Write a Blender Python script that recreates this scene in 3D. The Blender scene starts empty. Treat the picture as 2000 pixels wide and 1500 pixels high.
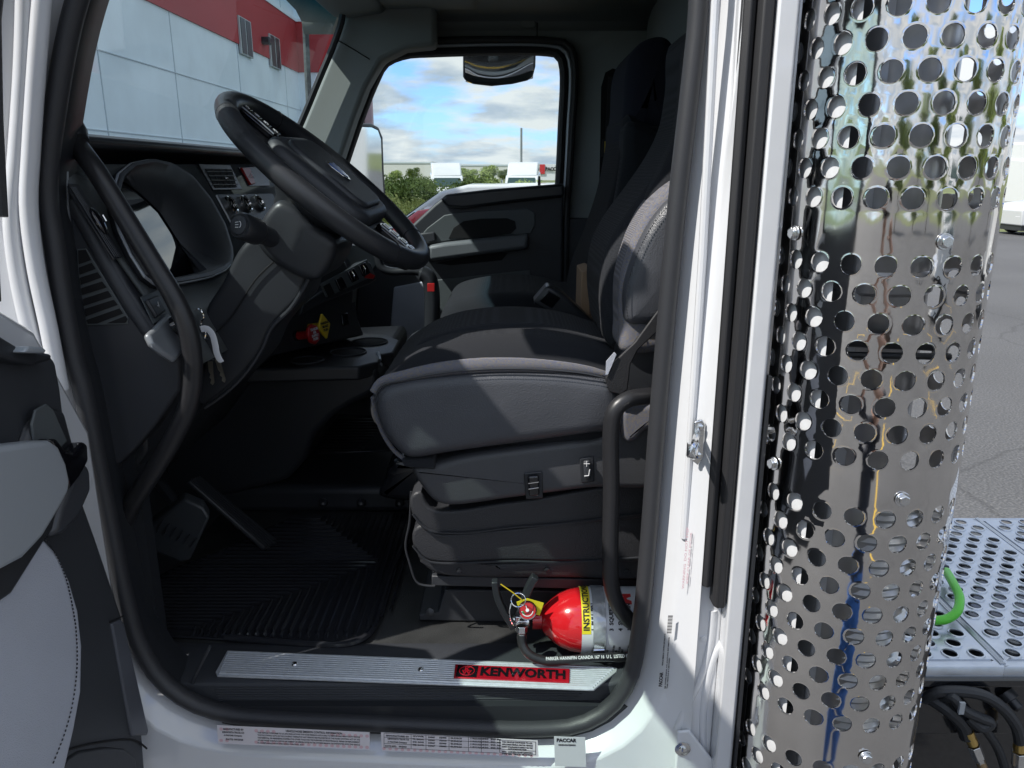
import bpy, math, random
from mathutils import Vector, Matrix, noise
random.seed(7)
V = Vector
S = bpy.context.scene
COL = S.collection
R_ = math.radians

# ------------------------------------------------------------------ camera
PITCH = R_(15.3); FPX = 1502.0; EYE = V((0, 0, 2.15))
cam_d = bpy.data.cameras.new("camera"); cam = bpy.data.objects.new("camera", cam_d); COL.objects.link(cam)
cam.location = EYE; cam.rotation_euler = (math.pi/2 - PITCH, 0, 0)
cam_d.sensor_width = 36; cam_d.lens = FPX/2000*36; cam_d.clip_start = 0.02; cam_d.clip_end = 3000
S.camera = cam

# ------------------------------------------------------------------ sun and sky
SUN_TO = V((-1.0, -0.50, 1.35)).normalized()
sun_d = bpy.data.lights.new("sun", 'SUN'); sun = bpy.data.objects.new("sun", sun_d); COL.objects.link(sun)
sun_d.energy = 2.6; sun_d.angle = R_(0.55); sun_d.color = (1.0, 0.96, 0.90)
sun.rotation_euler = SUN_TO.to_track_quat('Z', 'Y').to_euler()
sun.location = (-20, -20, 30)
S.view_settings.view_transform = 'Standard'; S.view_settings.look = 'None'
S.view_settings.exposure = 1.18; S.view_settings.gamma = 1
S.cycles.max_bounces = 10; S.cycles.transparent_max_bounces = 16; S.cycles.glossy_bounces = 5
S.cycles.diffuse_bounces = 5; S.cycles.caustics_reflective = False; S.cycles.caustics_refractive = False

W = bpy.data.worlds.new("World"); S.world = W; W.use_nodes = True
nt = W.node_tree; N = nt.nodes; L = nt.links; N.clear()
def nn(nt, t, **kw):
    n = nt.nodes.new(t)
    for k, v in kw.items(): setattr(n, k, v)
    return n
wo = nn(nt, 'ShaderNodeOutputWorld'); bg = nn(nt, 'ShaderNodeBackground'); bg.inputs[1].default_value = 0.15
sky = nn(nt, 'ShaderNodeTexSky'); sky.sky_type = 'NISHITA'; sky.sun_disc = False
sky.sun_elevation = math.asin(SUN_TO.z); sky.sun_rotation = math.atan2(SUN_TO.x, SUN_TO.y)
sky.air_density = 1.0; sky.dust_density = 0.6; sky.ozone_density = 2.0
tc = nn(nt, 'ShaderNodeTexCoord'); sp = nn(nt, 'ShaderNodeSeparateXYZ'); L.new(tc.outputs['Generated'], sp.inputs[0])
def wmath(op, a, b=None, c=None):
    m = nn(nt, 'ShaderNodeMath', operation=op)
    for i, q in enumerate((a, b, c)):
        if q is None: continue
        if isinstance(q, (int, float)): m.inputs[i].default_value = q
        else: L.new(q, m.inputs[i])
    return m.outputs[0]
zz = wmath('ADD', wmath('MAXIMUM', sp.outputs[2], 0.0), 0.22)
cx = wmath('DIVIDE', sp.outputs[0], zz); cy = wmath('DIVIDE', sp.outputs[1], zz)
cb = nn(nt, 'ShaderNodeCombineXYZ'); L.new(cx, cb.inputs[0]); L.new(cy, cb.inputs[1]); 
L.new(wmath('MULTIPLY', sp.outputs[2], 6.0), cb.inputs[2])
mp = nn(nt, 'ShaderNodeMapping'); L.new(cb.outputs[0], mp.inputs[0]); mp.inputs['Location'].default_value = (3.1, 1.7, 0.4)
mp.inputs['Scale'].default_value = (1.9, 1.9, 1.3)
no = nn(nt, 'ShaderNodeTexNoise'); no.inputs['Scale'].default_value = 1.0; no.inputs['Detail'].default_value = 9
no.inputs['Roughness'].default_value = 0.54; L.new(mp.outputs[0], no.inputs[0])
cr = nn(nt, 'ShaderNodeValToRGB'); cr.color_ramp.elements[0].position = 0.36; cr.color_ramp.elements[1].position = 0.48
L.new(no.outputs[0], cr.inputs[0])
no2 = nn(nt, 'ShaderNodeTexNoise'); no2.inputs['Scale'].default_value = 3.4; no2.inputs['Detail'].default_value = 6
mp2 = nn(nt, 'ShaderNodeMapping'); L.new(cb.outputs[0], mp2.inputs[0]); mp2.inputs['Location'].default_value = (1.3, 6.2, 1.4)
L.new(mp2.outputs[0], no2.inputs[0])
cc = nn(nt, 'ShaderNodeValToRGB'); cc.color_ramp.elements[0].position = 0.38; cc.color_ramp.elements[1].position = 0.58
cc.color_ramp.elements[0].color = (1.6, 1.9, 2.25, 1); cc.color_ramp.elements[1].color = (2.8, 2.9, 2.95, 1)
L.new(no2.outputs[0], cc.inputs[0])
mx = nn(nt, 'ShaderNodeMix', data_type='RGBA'); L.new(cr.outputs[0], mx.inputs[0]); skt = nn(nt, 'ShaderNodeMix', data_type='RGBA'); skt.blend_type = 'MULTIPLY'; skt.inputs[0].default_value = 1; skt.inputs[7].default_value = (.38, .53, .84, 1); L.new(sky.outputs[0], skt.inputs[6]); L.new(skt.outputs[2], mx.inputs[6]); L.new(cc.outputs[0], mx.inputs[7])
L.new(mx.outputs[2], bg.inputs[0]); L.new(bg.outputs[0], wo.inputs[0])

# ------------------------------------------------------------------ ray helpers: a pixel of the photo and a real plane give a real point
CP, SPH = math.cos(PITCH), math.sin(PITCH)
def ray(px, py):
    u = (px-1000)/FPX; v = (750-py)/FPX
    return V((u, CP+SPH*v, -SPH+CP*v))
def PY(px, py, Y): d = ray(px, py); return EYE + d*(Y/d.y)
def PX(px, py, X): d = ray(px, py); return EYE + d*(X/d.x)
def PZ(px, py, Z): d = ray(px, py); return EYE + d*((Z-EYE.z)/d.z)
def PP(px, py, P0, Nn): d = ray(px, py); return EYE + d*((P0-EYE).dot(Nn)/d.dot(Nn))

# ------------------------------------------------------------------ materials
MATS = {}
def mat(name, col, rough=0.5, metal=0.0, bump=0.0, bscale=300.0, vary=0.0, vscale=20.0, coat=0.0, spec=0.5, btype='NOISE', rvary=0.0, wav=0.0, wscale=8.0):
    if name in MATS: return MATS[name]
    m = bpy.data.materials.new(name); m.use_nodes = True; t = m.node_tree; b = t.nodes['Principled BSDF']
    b.inputs['Base Color'].default_value = (*col, 1); b.inputs['Roughness'].default_value = rough
    b.inputs['Metallic'].default_value = metal; b.inputs['Coat Weight'].default_value = coat; b.inputs['Coat Roughness'].default_value = 0.04
    b.inputs['Specular IOR Level'].default_value = spec
    c = nn(t, 'ShaderNodeTexCoord')
    if vary or rvary:
        n = nn(t, 'ShaderNodeTexNoise'); n.inputs['Scale'].default_value = vscale; n.inputs['Detail'].default_value = 6; t.links.new(c.outputs['Object'], n.inputs[0])
        if vary:
            r = nn(t, 'ShaderNodeValToRGB'); r.color_ramp.elements[0].position = 0.3; r.color_ramp.elements[1].position = 0.7
            r.color_ramp.elements[0].color = (*[x*(1-vary) for x in col], 1); r.color_ramp.elements[1].color = (*[min(1, x*(1+vary)) for x in col], 1)
            t.links.new(n.outputs[0], r.inputs[0]); t.links.new(r.outputs[0], b.inputs['Base Color'])
        if rvary:
            mr = nn(t, 'ShaderNodeMapRange'); mr.inputs[1].default_value = 0.3; mr.inputs[2].default_value = 0.7
            mr.inputs[3].default_value = max(0, rough-rvary); mr.inputs[4].default_value = rough+rvary
            t.links.new(n.outputs[0], mr.inputs[0]); t.links.new(mr.outputs[0], b.inputs['Roughness'])
    last = None
    if wav:
        w = nn(t, 'ShaderNodeTexNoise'); w.inputs['Scale'].default_value = wscale; w.inputs['Detail'].default_value = 1.5; t.links.new(c.outputs['Object'], w.inputs[0])
        wb = nn(t, 'ShaderNodeBump'); wb.inputs['Strength'].default_value = 1; wb.inputs['Distance'].default_value = wav
        t.links.new(w.outputs[0], wb.inputs['Height']); last = wb
    if bump:
        if btype == 'VORONOI':
            n = nn(t, 'ShaderNodeTexVoronoi'); n.inputs['Scale'].default_value = bscale; out = n.outputs['Distance']
        else:
            n = nn(t, 'ShaderNodeTexNoise'); n.inputs['Scale'].default_value = bscale; n.inputs['Detail'].default_value = 3; out = n.outputs[0]
        t.links.new(c.outputs['Object'], n.inputs[0])
        bb = nn(t, 'ShaderNodeBump'); bb.inputs['Strength'].default_value = bump; bb.inputs['Distance'].default_value = 0.001
        t.links.new(out, bb.inputs['Height'])
        if last: t.links.new(last.outputs[0], bb.inputs['Normal'])
        last = bb
    if last: t.links.new(last.outputs[0], b.inputs['Normal'])
    MATS[name] = m; return m

def weave(name, c1, c2, c3, scale=420, rough=0.9, flecks=0.0):
    """woven cloth: crossed thread waves, with coloured flecks"""
    m = bpy.data.materials.new(name); m.use_nodes = True; t = m.node_tree; b = t.nodes['Principled BSDF']
    b.inputs['Roughness'].default_value = rough; b.inputs['Sheen Weight'].default_value = 0.04; b.inputs['Specular IOR Level'].default_value = 0.2
    c = nn(t, 'ShaderNodeTexCoord')
    w1 = nn(t, 'ShaderNodeTexWave', bands_direction='X'); w2 = nn(t, 'ShaderNodeTexWave', bands_direction='DIAGONAL')
    w3 = nn(t, 'ShaderNodeTexWave', bands_direction='Z')
    for w in (w1, w2, w3):
        w.inputs['Scale'].default_value = scale/3; w.inputs['Distortion'].default_value = 1.2; w.inputs['Detail'].default_value = 1
        t.links.new(c.outputs['Object'], w.inputs[0])
    mu = nn(t, 'ShaderNodeMath', operation='MULTIPLY'); t.links.new(w1.outputs['Fac'], mu.inputs[0]); t.links.new(w3.outputs['Fac'], mu.inputs[1])
    ad = nn(t, 'ShaderNodeMath', operation='MAXIMUM'); t.links.new(mu.outputs[0], ad.inputs[0])
    mu2 = nn(t, 'ShaderNodeMath', operation='MULTIPLY'); t.links.new(w2.outputs['Fac'], mu2.inputs[0]); mu2.inputs[1].default_value = 0.4
    t.links.new(mu2.outputs[0], ad.inputs[1])
    r = nn(t, 'ShaderNodeValToRGB'); r.color_ramp.elements[0].color = (*c1, 1); r.color_ramp.elements[1].color = (*c2, 1)
    t.links.new(ad.outputs[0], r.inputs[0])
    col = r.outputs[0]
    if flecks:
        n = nn(t, 'ShaderNodeTexNoise'); n.inputs['Scale'].default_value = scale*0.7; n.inputs['Detail'].default_value = 1; t.links.new(c.outputs['Object'], n.inputs[0])
        hs = nn(t, 'ShaderNodeMix', data_type='RGBA'); hs.blend_type = 'OVERLAY'; hs.inputs[0].default_value = flecks
        rr = nn(t, 'ShaderNodeValToRGB'); rr.color_ramp.interpolation = 'LINEAR'
        e = rr.color_ramp.elements; e[0].position = 0.36; e[0].color = (0.10, 0.12, 0.45, 1); e[1].position = 0.64; e[1].color = (0.75, 0.45, 0.12, 1)
        x = e.new(0.5); x.color = (*c3, 1)
        t.links.new(n.outputs[0], rr.inputs[0]); t.links.new(col, hs.inputs[6]); t.links.new(rr.outputs[0], hs.inputs[7]); col = hs.outputs[2]
    t.links.new(col, b.inputs['Base Color'])
    bb = nn(t, 'ShaderNodeBump'); bb.inputs['Strength'].default_value = 0.5; bb.inputs['Distance'].default_value = 0.0012
    t.links.new(ad.outputs[0], bb.inputs['Height']); t.links.new(bb.outputs[0], b.inputs['Normal'])
    MATS[name] = m; return m

def glass(name, tint, gloss=1.0, band=None):
    """thin pane: tinted see-through with a fresnel reflection; band = darker blue strip above height z"""
    m = bpy.data.materials.new(name); m.use_nodes = True; t = m.node_tree; t.nodes.clear()
    o = nn(t, 'ShaderNodeOutputMaterial'); tr = nn(t, 'ShaderNodeBsdfTransparent'); gl = nn(t, 'ShaderNodeBsdfGlossy'); gl.inputs['Roughness'].default_value = 0.0
    gl.inputs['Color'].default_value = (0.9*gloss, 0.95*gloss, gloss, 1)
    lw = nn(t, 'ShaderNodeLayerWeight'); pw = nn(t, 'ShaderNodeMath', operation='POWER'); pw.inputs[1].default_value = 5; t.links.new(lw.outputs['Facing'], pw.inputs[0]); fr = nn(t, 'ShaderNodeMath', operation='MULTIPLY_ADD'); fr.inputs[1].default_value = .9; fr.inputs[2].default_value = .04; t.links.new(pw.outputs[0], fr.inputs[0]); mi = nn(t, 'ShaderNodeMixShader')
    t.links.new(fr.outputs[0], mi.inputs[0]); t.links.new(tr.outputs[0], mi.inputs[1]); t.links.new(gl.outputs[0], mi.inputs[2]); t.links.new(mi.outputs[0], o.inputs[0])
    tr.inputs[0].default_value = (*tint, 1)
    if band:
        g = nn(t, 'ShaderNodeNewGeometry'); s = nn(t, 'ShaderNodeSeparateXYZ'); t.links.new(g.outputs['Position'], s.inputs[0])
        mr = nn(t, 'ShaderNodeMapRange'); mr.interpolation_type = 'SMOOTHSTEP'; mr.inputs[1].default_value = band[0]; mr.inputs[2].default_value = band[1]; t.links.new(s.outputs[2], mr.inputs[0])
        c = nn(t, 'ShaderNodeMix', data_type='RGBA'); c.inputs[6].default_value = (*tint, 1); c.inputs[7].default_value = (*band[2], 1)
        t.links.new(mr.outputs[0], c.inputs[0]); t.links.new(c.outputs[2], tr.inputs[0])
    MATS[name] = m; return m

WHITE = mat('white_paint', (0.66, 0.67, 0.69), 0.20, coat=0.8, wav=0.0010, wscale=14)
RUB = mat('black_rubber', (0.022, 0.022, 0.024), 0.55, bump=0.35, bscale=700)
SEAL = mat('seal_vinyl', (0.032, 0.033, 0.037), 0.45, bump=0.25, bscale=800, btype='VORONOI')
PLA = mat('charcoal_plastic', (0.036, 0.039, 0.045), 0.48, bump=0.35, bscale=900)
PLG = mat('slate_plastic', (0.085, 0.096, 0.100), 0.5, bump=0.35, bscale=900)
PLB = mat('black_plastic', (0.024, 0.026, 0.030), 0.35, bump=0.15, bscale=800)
PLS = mat('satin_black', (0.027, 0.029, 0.033), 0.38, bump=.2, bscale=900, rvary=.05, vscale=6)
GLB = mat('gloss_black', (0.006, 0.006, 0.008), 0.06, coat=0.5)
SHADE_SEAM = mat('recess_shade_and_seam', (0.003, 0.003, 0.004), 0.8)  # near-black for seams and for flat patches painting the shade of recesses
GRY = mat('grey_lining', (0.27, 0.29, 0.28), 0.8, bump=0.3, bscale=600)
LGRY = mat('light_grey_vinyl', (0.46, 0.48, 0.54), 0.5, bump=0.5, bscale=650, btype='VORONOI', vary=0.05, vscale=6)
LEA = mat('grey_leather', (0.060, 0.063, 0.072), 0.38, bump=0.4, bscale=520, btype='VORONOI', vary=0.08, vscale=8, wav=0.006, wscale=9)
LEAB = mat('black_leatherette', (0.028, 0.029, 0.033), 0.5, bump=0.5, bscale=430, btype='VORONOI')
SILV = mat('satin_silver', (0.50, 0.52, 0.53), 0.34, metal=0.8, rvary=0.04, vscale=200)
SILP = mat('silver_grey_paint', (0.42, 0.45, 0.48), 0.4, metal=0.3)
CHR = mat('chrome', (0.82, 0.82, 0.83), 0.04, metal=1.0)
SHD = mat('polished_stainless', (0.70, 0.68, 0.66), 0.06, metal=1.0, rvary=0.04, vscale=14, wav=0.0008, wscale=6, vary=0.05)
ZNC = mat('zinc_plated_steel', (0.70, 0.71, 0.72), 0.18, metal=1.0, vary=0.08, vscale=60)
STL = mat('dull_steel', (0.42, 0.42, 0.43), 0.32, metal=0.9, vary=0.12, vscale=25, wav=0.001, wscale=25)
ALU = mat('brushed_aluminium', (0.62, 0.65, 0.68), 0.34, metal=0.45, vary=0.08, vscale=90)
DECK = mat('mill_aluminium', (0.55, 0.59, 0.65), 0.33, metal=0.85, vary=0.10, vscale=18, rvary=0.06)
TUBE = mat('satin_black_tube', (0.019, 0.019, 0.021), 0.38, bump=0.08, bscale=500)
DARKF = mat('black_floor', (0.032, 0.033, 0.033), 0.42, bump=1.0, bscale=500, vary=.35, vscale=14)
MATR = mat('glossy_mat_rubber', (0.020, 0.021, 0.025), 0.20, rvary=0.06, vscale=40)
RED = mat('red_enamel', (0.62, 0.012, 0.018), 0.16, coat=0.7)
REDP = mat('red_plastic', (0.45, 0.012, 0.012), 0.35)
REDB = mat('red_foil', (0.50, 0.010, 0.025), 0.25, metal=0.4, coat=0.5)
YEL = mat('yellow_plastic', (0.75, 0.52, 0.03), 0.4)
YLB = mat('yellow_label', (0.86, 0.70, 0.03), 0.5)
PAPR = mat('white_label', (0.75, 0.76, 0.78), 0.4)
STICK = mat('clear_sticker_pink_print', (0.74, 0.70, 0.73), 0.3)
PINK = mat('pink_print', (0.70, 0.48, 0.52), 0.4)
INK = mat('black_ink', (0.012, 0.012, 0.015), 0.5)
WINK = mat('white_ink', (0.75, 0.75, 0.75), 0.5)
RINK = mat('red_ink', (0.60, 0.03, 0.03), 0.5)
CARD = mat('brown_cardboard', (0.36, 0.25, 0.16), 0.85, vary=0.06, vscale=40)
GRN = mat('green_cable', (0.09, 0.52, 0.03), 0.38)
BRASS = mat('brass', (0.70, 0.50, 0.18), 0.28, metal=1.0)
CLOTHK = weave('black_weave', (0.006, 0.007, 0.009), (0.050, 0.054, 0.064), (0.02, 0.02, 0.02), 520)
CLOTHD = weave('charcoal_weave', (0.012, 0.013, 0.016), (0.030, 0.032, 0.038), (0.02, 0.02, 0.02), 800)
TWEED = weave('tweed', (0.07, 0.073, 0.082), (0.36, 0.37, 0.40), (0.38, 0.38, 0.38), 700, flecks=0.35)
BELT = mat('belt_webbing', (0.014, 0.014, 0.016), 0.6, bump=0.6, bscale=500)

# ------------------------------------------------------------------ mesh builder
WLOC = {}
class MB:
    def __init__(s): s.v = []; s.f = []; s.m = []; s.mats = []; s.cur = 0
    def use(s, m):
        if m not in s.mats: s.mats.append(m)
        s.cur = s.mats.index(m); return s
    def add(s, vs, fs):
        o = len(s.v); s.v += [V(v) for v in vs]; s.f += [tuple(i+o for i in f) for f in fs]; s.m += [s.cur]*len(fs); return s
    def box(s, c, size, M=None, taper=1.0):
        hx, hy, hz = size[0]/2, size[1]/2, size[2]/2; vs = []
        for dz in (-1, 1):
            k = taper if dz > 0 else 1.0
            for dx, dy in ((-1, -1), (1, -1), (1, 1), (-1, 1)):
                p = V((dx*hx*k, dy*hy*k, dz*hz)); p = (M @ p) if M else p; vs.append(V(c)+p)
        return s.add(vs, [(3, 2, 1, 0), (4, 5, 6, 7), (0, 1, 5, 4), (1, 2, 6, 5), (2, 3, 7, 6), (3, 0, 4, 7)])
    def prism(s, pts, vec):
        n = len(pts); pts = [V(p) for p in pts]; vec = V(vec)
        nr = V((0, 0, 0))
        for i in range(n): nr += pts[i].cross(pts[(i+1) % n])
        a = list(range(n)); b = [i+n for i in a]
        fs = [tuple(a), tuple(reversed(b))]+[(i, i+n, (i+1) % n+n, (i+1) % n) for i in range(n)]
        if nr.dot(vec) > 0: fs = [tuple(reversed(f)) for f in fs]
        return s.add(pts+[p+vec for p in pts], fs)
    def loft(s, rings, closed=True, caps=True, fan=False):
        n = len(rings[0]); vs = [p for r in rings for p in r]; fs = []
        for k in range(len(rings)-1):
            for i in range(n if closed else n-1):
                j = (i+1) % n; fs.append((k*n+i, k*n+j, (k+1)*n+j, (k+1)*n+i))
        if caps and closed: fs.append(tuple(reversed(range(n)))); fs.append(tuple(range((len(rings)-1)*n, len(rings)*n)))
        return s.add(vs, fs)
    def tube(s, path, r, n=14, closed=False, caps=True, sx=1.0, up=None):
        P = [V(p) for p in path]; m = len(P); rings = []; prev = None
        for i, p in enumerate(P):
            a = P[(i-1) % m] if (closed or i > 0) else p; b = P[(i+1) % m] if (closed or i < m-1) else p
            t = (b-a).normalized()
            if prev is None:
                ref = V(up) if up else (V((0, 0, 1)) if abs(t.z) < 0.9 else V((0, 1, 0)))
                x = (ref - t*ref.dot(t)).normalized()
            else: x = (prev - t*prev.dot(t)).normalized()
            prev = x; y = t.cross(x); rr = r[i] if isinstance(r, (list, tuple)) else r
            rings.append([p + (x*math.cos(2*math.pi*k/n) + y*math.sin(2*math.pi*k/n)*sx)*rr for k in range(n)])
        if closed: rings.append(rings[0])
        return s.loft(rings, caps=caps and not closed)
    def lathe(s, prof, o, ax, n=32, caps=True, x=None):
        o = V(o); ax = V(ax).normalized(); x = V(x) if x else (V((0, 0, 1)) if abs(ax.z) < 0.9 else V((1, 0, 0)))
        x = (x-ax*x.dot(ax)).normalized(); y = ax.cross(x)
        return s.loft([[o+ax*h+(x*math.cos(2*math.pi*k/n)+y*math.sin(2*math.pi*k/n))*max(r, 1e-5) for k in range(n)] for r, h in prof], caps=caps)
    def cyl(s, a, b, r, n=20): a = V(a); b = V(b); return s.lathe([(r, 0), (r, (b-a).length)], a, b-a, n)
    def ball(s, c, r, n=16, sc=(1, 1, 1)):
        rings = []
        for i in range(n//2+1):
            t = math.pi*i/(n//2); rings.append([V(c)+V((sc[0]*r*math.sin(t)*math.cos(2*math.pi*k/n), sc[1]*r*math.sin(t)*math.sin(2*math.pi*k/n), -sc[2]*r*math.cos(t))) for k in range(n)])
        return s.loft(rings, caps=False)
    def ring_plate(s, outer, inner, mp, n=72, depth_in=None):
        """flat plate between two 2-d outlines (same centre); mp maps (x, y) to 3-d"""
        cx_ = sum(p[0] for p in inner)/len(inner); cy_ = sum(p[1] for p in inner)/len(inner)
        ang = sorted([2*math.pi*i/n for i in range(n)]+[math.atan2(p[1]-cy_, p[0]-cx_) % (2*math.pi) for p in outer]+[math.atan2(p[1]-cy_, p[0]-cx_) % (2*math.pi) for p in inner])
        A = [hit(cx_, cy_, a, inner) for a in ang]; B = [hit(cx_, cy_, a, outer) for a in ang]
        return s.loft([[mp(*p) for p in B], [mp(*p) for p in A]], caps=False)
    def build(s, name, m=None, parent=None, bevel=0, seg=2, smooth=True, angle=35, solid=0, soff=-1, sub=0, label=None):
        me = bpy.data.meshes.new(name)
        if len(s.v) == 0: raise ValueError(name)
        c = sum(s.v, V((0, 0, 0)))/len(s.v)
        me.from_pydata([v-c for v in s.v], [], s.f)
        if m is not None: me.materials.append(m)
        else:
            for k in s.mats: me.materials.append(k)
            me.polygons.foreach_set('material_index', s.m)
        me.validate(); me.update()
        if smooth: me.polygons.foreach_set('use_smooth', [True]*len(me.polygons)); me.set_sharp_from_angle(angle=R_(angle))
        o = bpy.data.objects.new(name, me); COL.objects.link(o)
        if parent is not None: o.parent = parent; o.location = c-WLOC[parent.name]
        else: o.location = c
        WLOC[o.name] = c
        if solid: q = o.modifiers.new('solid', 'SOLIDIFY'); q.thickness = solid; q.offset = soff
        if bevel:
            q = o.modifiers.new('bevel', 'BEVEL'); q.width = bevel; q.segments = seg; q.limit_method = 'ANGLE'; q.angle_limit = R_(30); q.harden_normals = False
        if sub: q = o.modifiers.new('sub', 'SUBSURF'); q.levels = sub; q.render_levels = sub
        if label: o['label'] = label
        return o
def hit(cx_, cy_, a, poly):
    dx, dy = math.cos(a), math.sin(a); best = None; n = len(poly)
    for i in range(n):
        x1, y1 = poly[i][0]-cx_, poly[i][1]-cy_; x2, y2 = poly[(i+1) % n][0]-cx_, poly[(i+1) % n][1]-cy_
        ex, ey = x2-x1, y2-y1; den = dx*ey-dy*ex
        if abs(den) < 1e-12: continue
        t = (x1*ey-y1*ex)/den; u = (x1*dy-y1*dx)/den
        if t > 0 and -1e-9 <= u <= 1+1e-9 and (best is None or t > best): best = t
    best = best or 1e-3
    return (cx_+dx*best, cy_+dy*best)
def thing(name, label, cat, loc=(0, 0, 0), group=None, kind=None):
    o = bpy.data.objects.new(name, None); COL.objects.link(o); o.location = loc; o.empty_display_size = 0.2
    WLOC[o.name] = V(loc); return tag(o, label, cat, group, kind)
def tag(o, label=None, cat=None, group=None, kind=None):
    if label: o['label'] = label
    if cat: o['category'] = cat
    if group: o['group'] = group
    if kind: o['kind'] = kind
    return o
def copy_tree(o, loc, rz=None, label=None, group=None):
    def rec(a, par):
        b = a.copy(); COL.objects.link(b)
        if par is not None: b.parent = par
        for ch in list(a.children): rec(ch, b)
        return b
    r = rec(o, None); r.location = loc
    if rz is not None: r.rotation_euler[2] = rz
    if label: r['label'] = label
    if group: r['group'] = group
    return r
def cat(pts, n=64, closed=True):
    """Catmull-Rom resampling of 2-d or 3-d points, even in arc length"""
    P = [V(p) for p in pts]; m = len(P); out = []
    segs = m if closed else m-1
    for i in range(segs):
        g = (lambda k: P[k % m]) if closed else (lambda k: P[min(max(k, 0), m-1)])
        p0, p1, p2, p3 = g(i-1), g(i), g(i+1), g(i+2)
        d1 = max((p1-p0).length, 1e-9)**.5; d2 = max((p2-p1).length, 1e-9)**.5; d3 = max((p3-p2).length, 1e-9)**.5
        if d1 < 1e-4: d1 = d2
        if d3 < 1e-4: d3 = d2
        m1 = ((p1-p0)/d1-(p2-p0)/(d1+d2)+(p2-p1)/d2)*d2; m2 = ((p2-p1)/d2-(p3-p1)/(d2+d3)+(p3-p2)/d3)*d2
        for k in range(12):
            t = k/12; out.append(p1*(2*t**3-3*t*t+1)+m1*(t**3-2*t*t+t)+p2*(-2*t**3+3*t*t)+m2*(t**3-t*t))
    out.append(P[0] if closed else P[-1])
    acc = [0]
    for i in range(1, len(out)): acc.append(acc[-1]+(out[i]-out[i-1]).length)
    res = []; j = 0; cnt = n if closed else n-1
    for i in range(n):
        t = acc[-1]*i/cnt
        while j < len(acc)-2 and acc[j+1] < t: j += 1
        d = acc[j+1]-acc[j]; res.append(out[j].lerp(out[j+1], (t-acc[j])/d if d > 0 else 0))
    return res
def offset2(P, d):
    """inset a closed planar loop (XZ) by d (positive = inward) using vertex normals"""
    n = len(P); area = sum(P[i].x*P[(i+1) % n].z-P[(i+1) % n].x*P[i].z for i in range(n)); sg = 1 if area > 0 else -1; out = []
    for i in range(n):
        t = (P[(i+1) % n]-P[(i-1) % n]); nr = V((-t.z, 0, t.x)).normalized()*sg
        out.append(P[i]+nr*d)
    return out
def pillow(mb, prof, y0, y1, r, steps=6, bulge=0.0, taper0=0.0, n=72, sm=True):
    """prof: (x, z) outline; swept from y0 to y1 with rounded rims"""
    P = cat([(p[0], 0, p[1]) for p in prof], n) if sm else [V((p[0], 0, p[1])) for p in prof]
    c = sum(P, V((0, 0, 0)))/len(P); rings = []
    def at(y, ins, k=1.0):
        Q = offset2(P, ins); return [V((c.x+(q.x-c.x)*k, y, c.z+(q.z-c.z)*k)) for q in Q]
    if bulge:
        for k in (0.35, 0.75): rings.append(at(y0-bulge*(1-k*k), r, k))
    for i in range(steps+1):
        t = math.pi/2*i/steps; rings.append(at(y0+r*(1-math.cos(t))*0.999, r*(1-math.sin(t))))
    for i in range(steps+1):
        t = math.pi/2*(1-i/steps); rings.append(at(y1-r*(1-math.cos(t)), r*(1-math.sin(t))))
    if bulge:
        for k in (0.75, 0.35): rings.append(at(y1+bulge*(1-k*k), r, k))
    mb.loft(rings); return mb
def xz(pts, Y): return [(lambda q: (q.x, q.z))(PY(p[0], p[1], Y)) for p in pts]
def textmesh(mb, txt, size, o, xd, yd, bold=0.0, extrude=0.0002, align='LEFT', sx=1.0):
    cu = bpy.data.curves.new('t', 'FONT'); cu.body = txt; cu.size = size; cu.extrude = extrude; cu.align_x = align; cu.align_y = 'CENTER'; cu.offset = bold; cu.resolution_u = 2
    ob = bpy.data.objects.new('t', cu); COL.objects.link(ob); dg = bpy.context.evaluated_depsgraph_get(); dg.update()
    me = bpy.data.meshes.new_from_object(ob.evaluated_get(dg)); xd = V(xd).normalized(); yd = V(yd).normalized(); zd = xd.cross(yd)
    vs = [V(o)+xd*v.co.x*sx+yd*v.co.y+zd*v.co.z for v in me.vertices]; fs = [tuple(p.vertices) for p in me.polygons]
    mb.add(vs, fs); bpy.data.objects.remove(ob); bpy.data.curves.remove(cu); bpy.data.meshes.remove(me); return mb
def screen_box(mb, quad, vec): return mb.prism(quad, vec)

# ================================================================== THE TRUCK
truck = thing('semi_truck', 'white tractor truck seen through its open driver door, filling the foreground', 'truck', (0, 1.95, 0))

# ---- door opening: one traced outline at the plane of the driver's side
CON = [(158,0),(110,245),(100,330),(100,400),(112,470),(127,575),(150,700),(165,750),(195,900),(225,1050),(248,1160),(275,1250),(320,1322),(380,1366),(450,1388),(560,1398),(700,1404),(900,1413),(1050,1416),(1130,1408),(1190,1375),(1228,1320),(1248,1220),(1265,1050),(1280,850),(1297,650),(1322,380),(1345,180),(1362,0)]
conxz = xz(CON, 1.13)
loop = [V((x, 0, z)) for x, z in conxz] + [V((0.235, 0, 2.52)), V((0.17, 0, 2.59)), V((-.36, 0, 2.59)), V((-.48, 0, 2.53))]
LP = cat([tuple(p) for p in loop], 128)
lc = sum(LP, V((0, 0, 0)))/len(LP)
OUTP = [(-.80, 1.0), (-.80, 2.16), (-.74, 2.26), (-.66, 2.50), (-.56, 2.82), (.292, 2.82), (.292, 1.0)]
def lring(off, Y): return [V((p.x, Y, p.z)) for p in offset2(LP, -off)]
def oring(Y, k=1.0):
    r = []
    for p in LP:
        a = math.atan2(p.z-lc.z, p.x-lc.x); h = hit(lc.x, lc.z, a, OUTP); q = V((h[0], Y, h[1])); r.append(q)
    return r
mb = MB()
lastr = lring(.050, 1.088); outr = oring(1.062)
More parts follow.
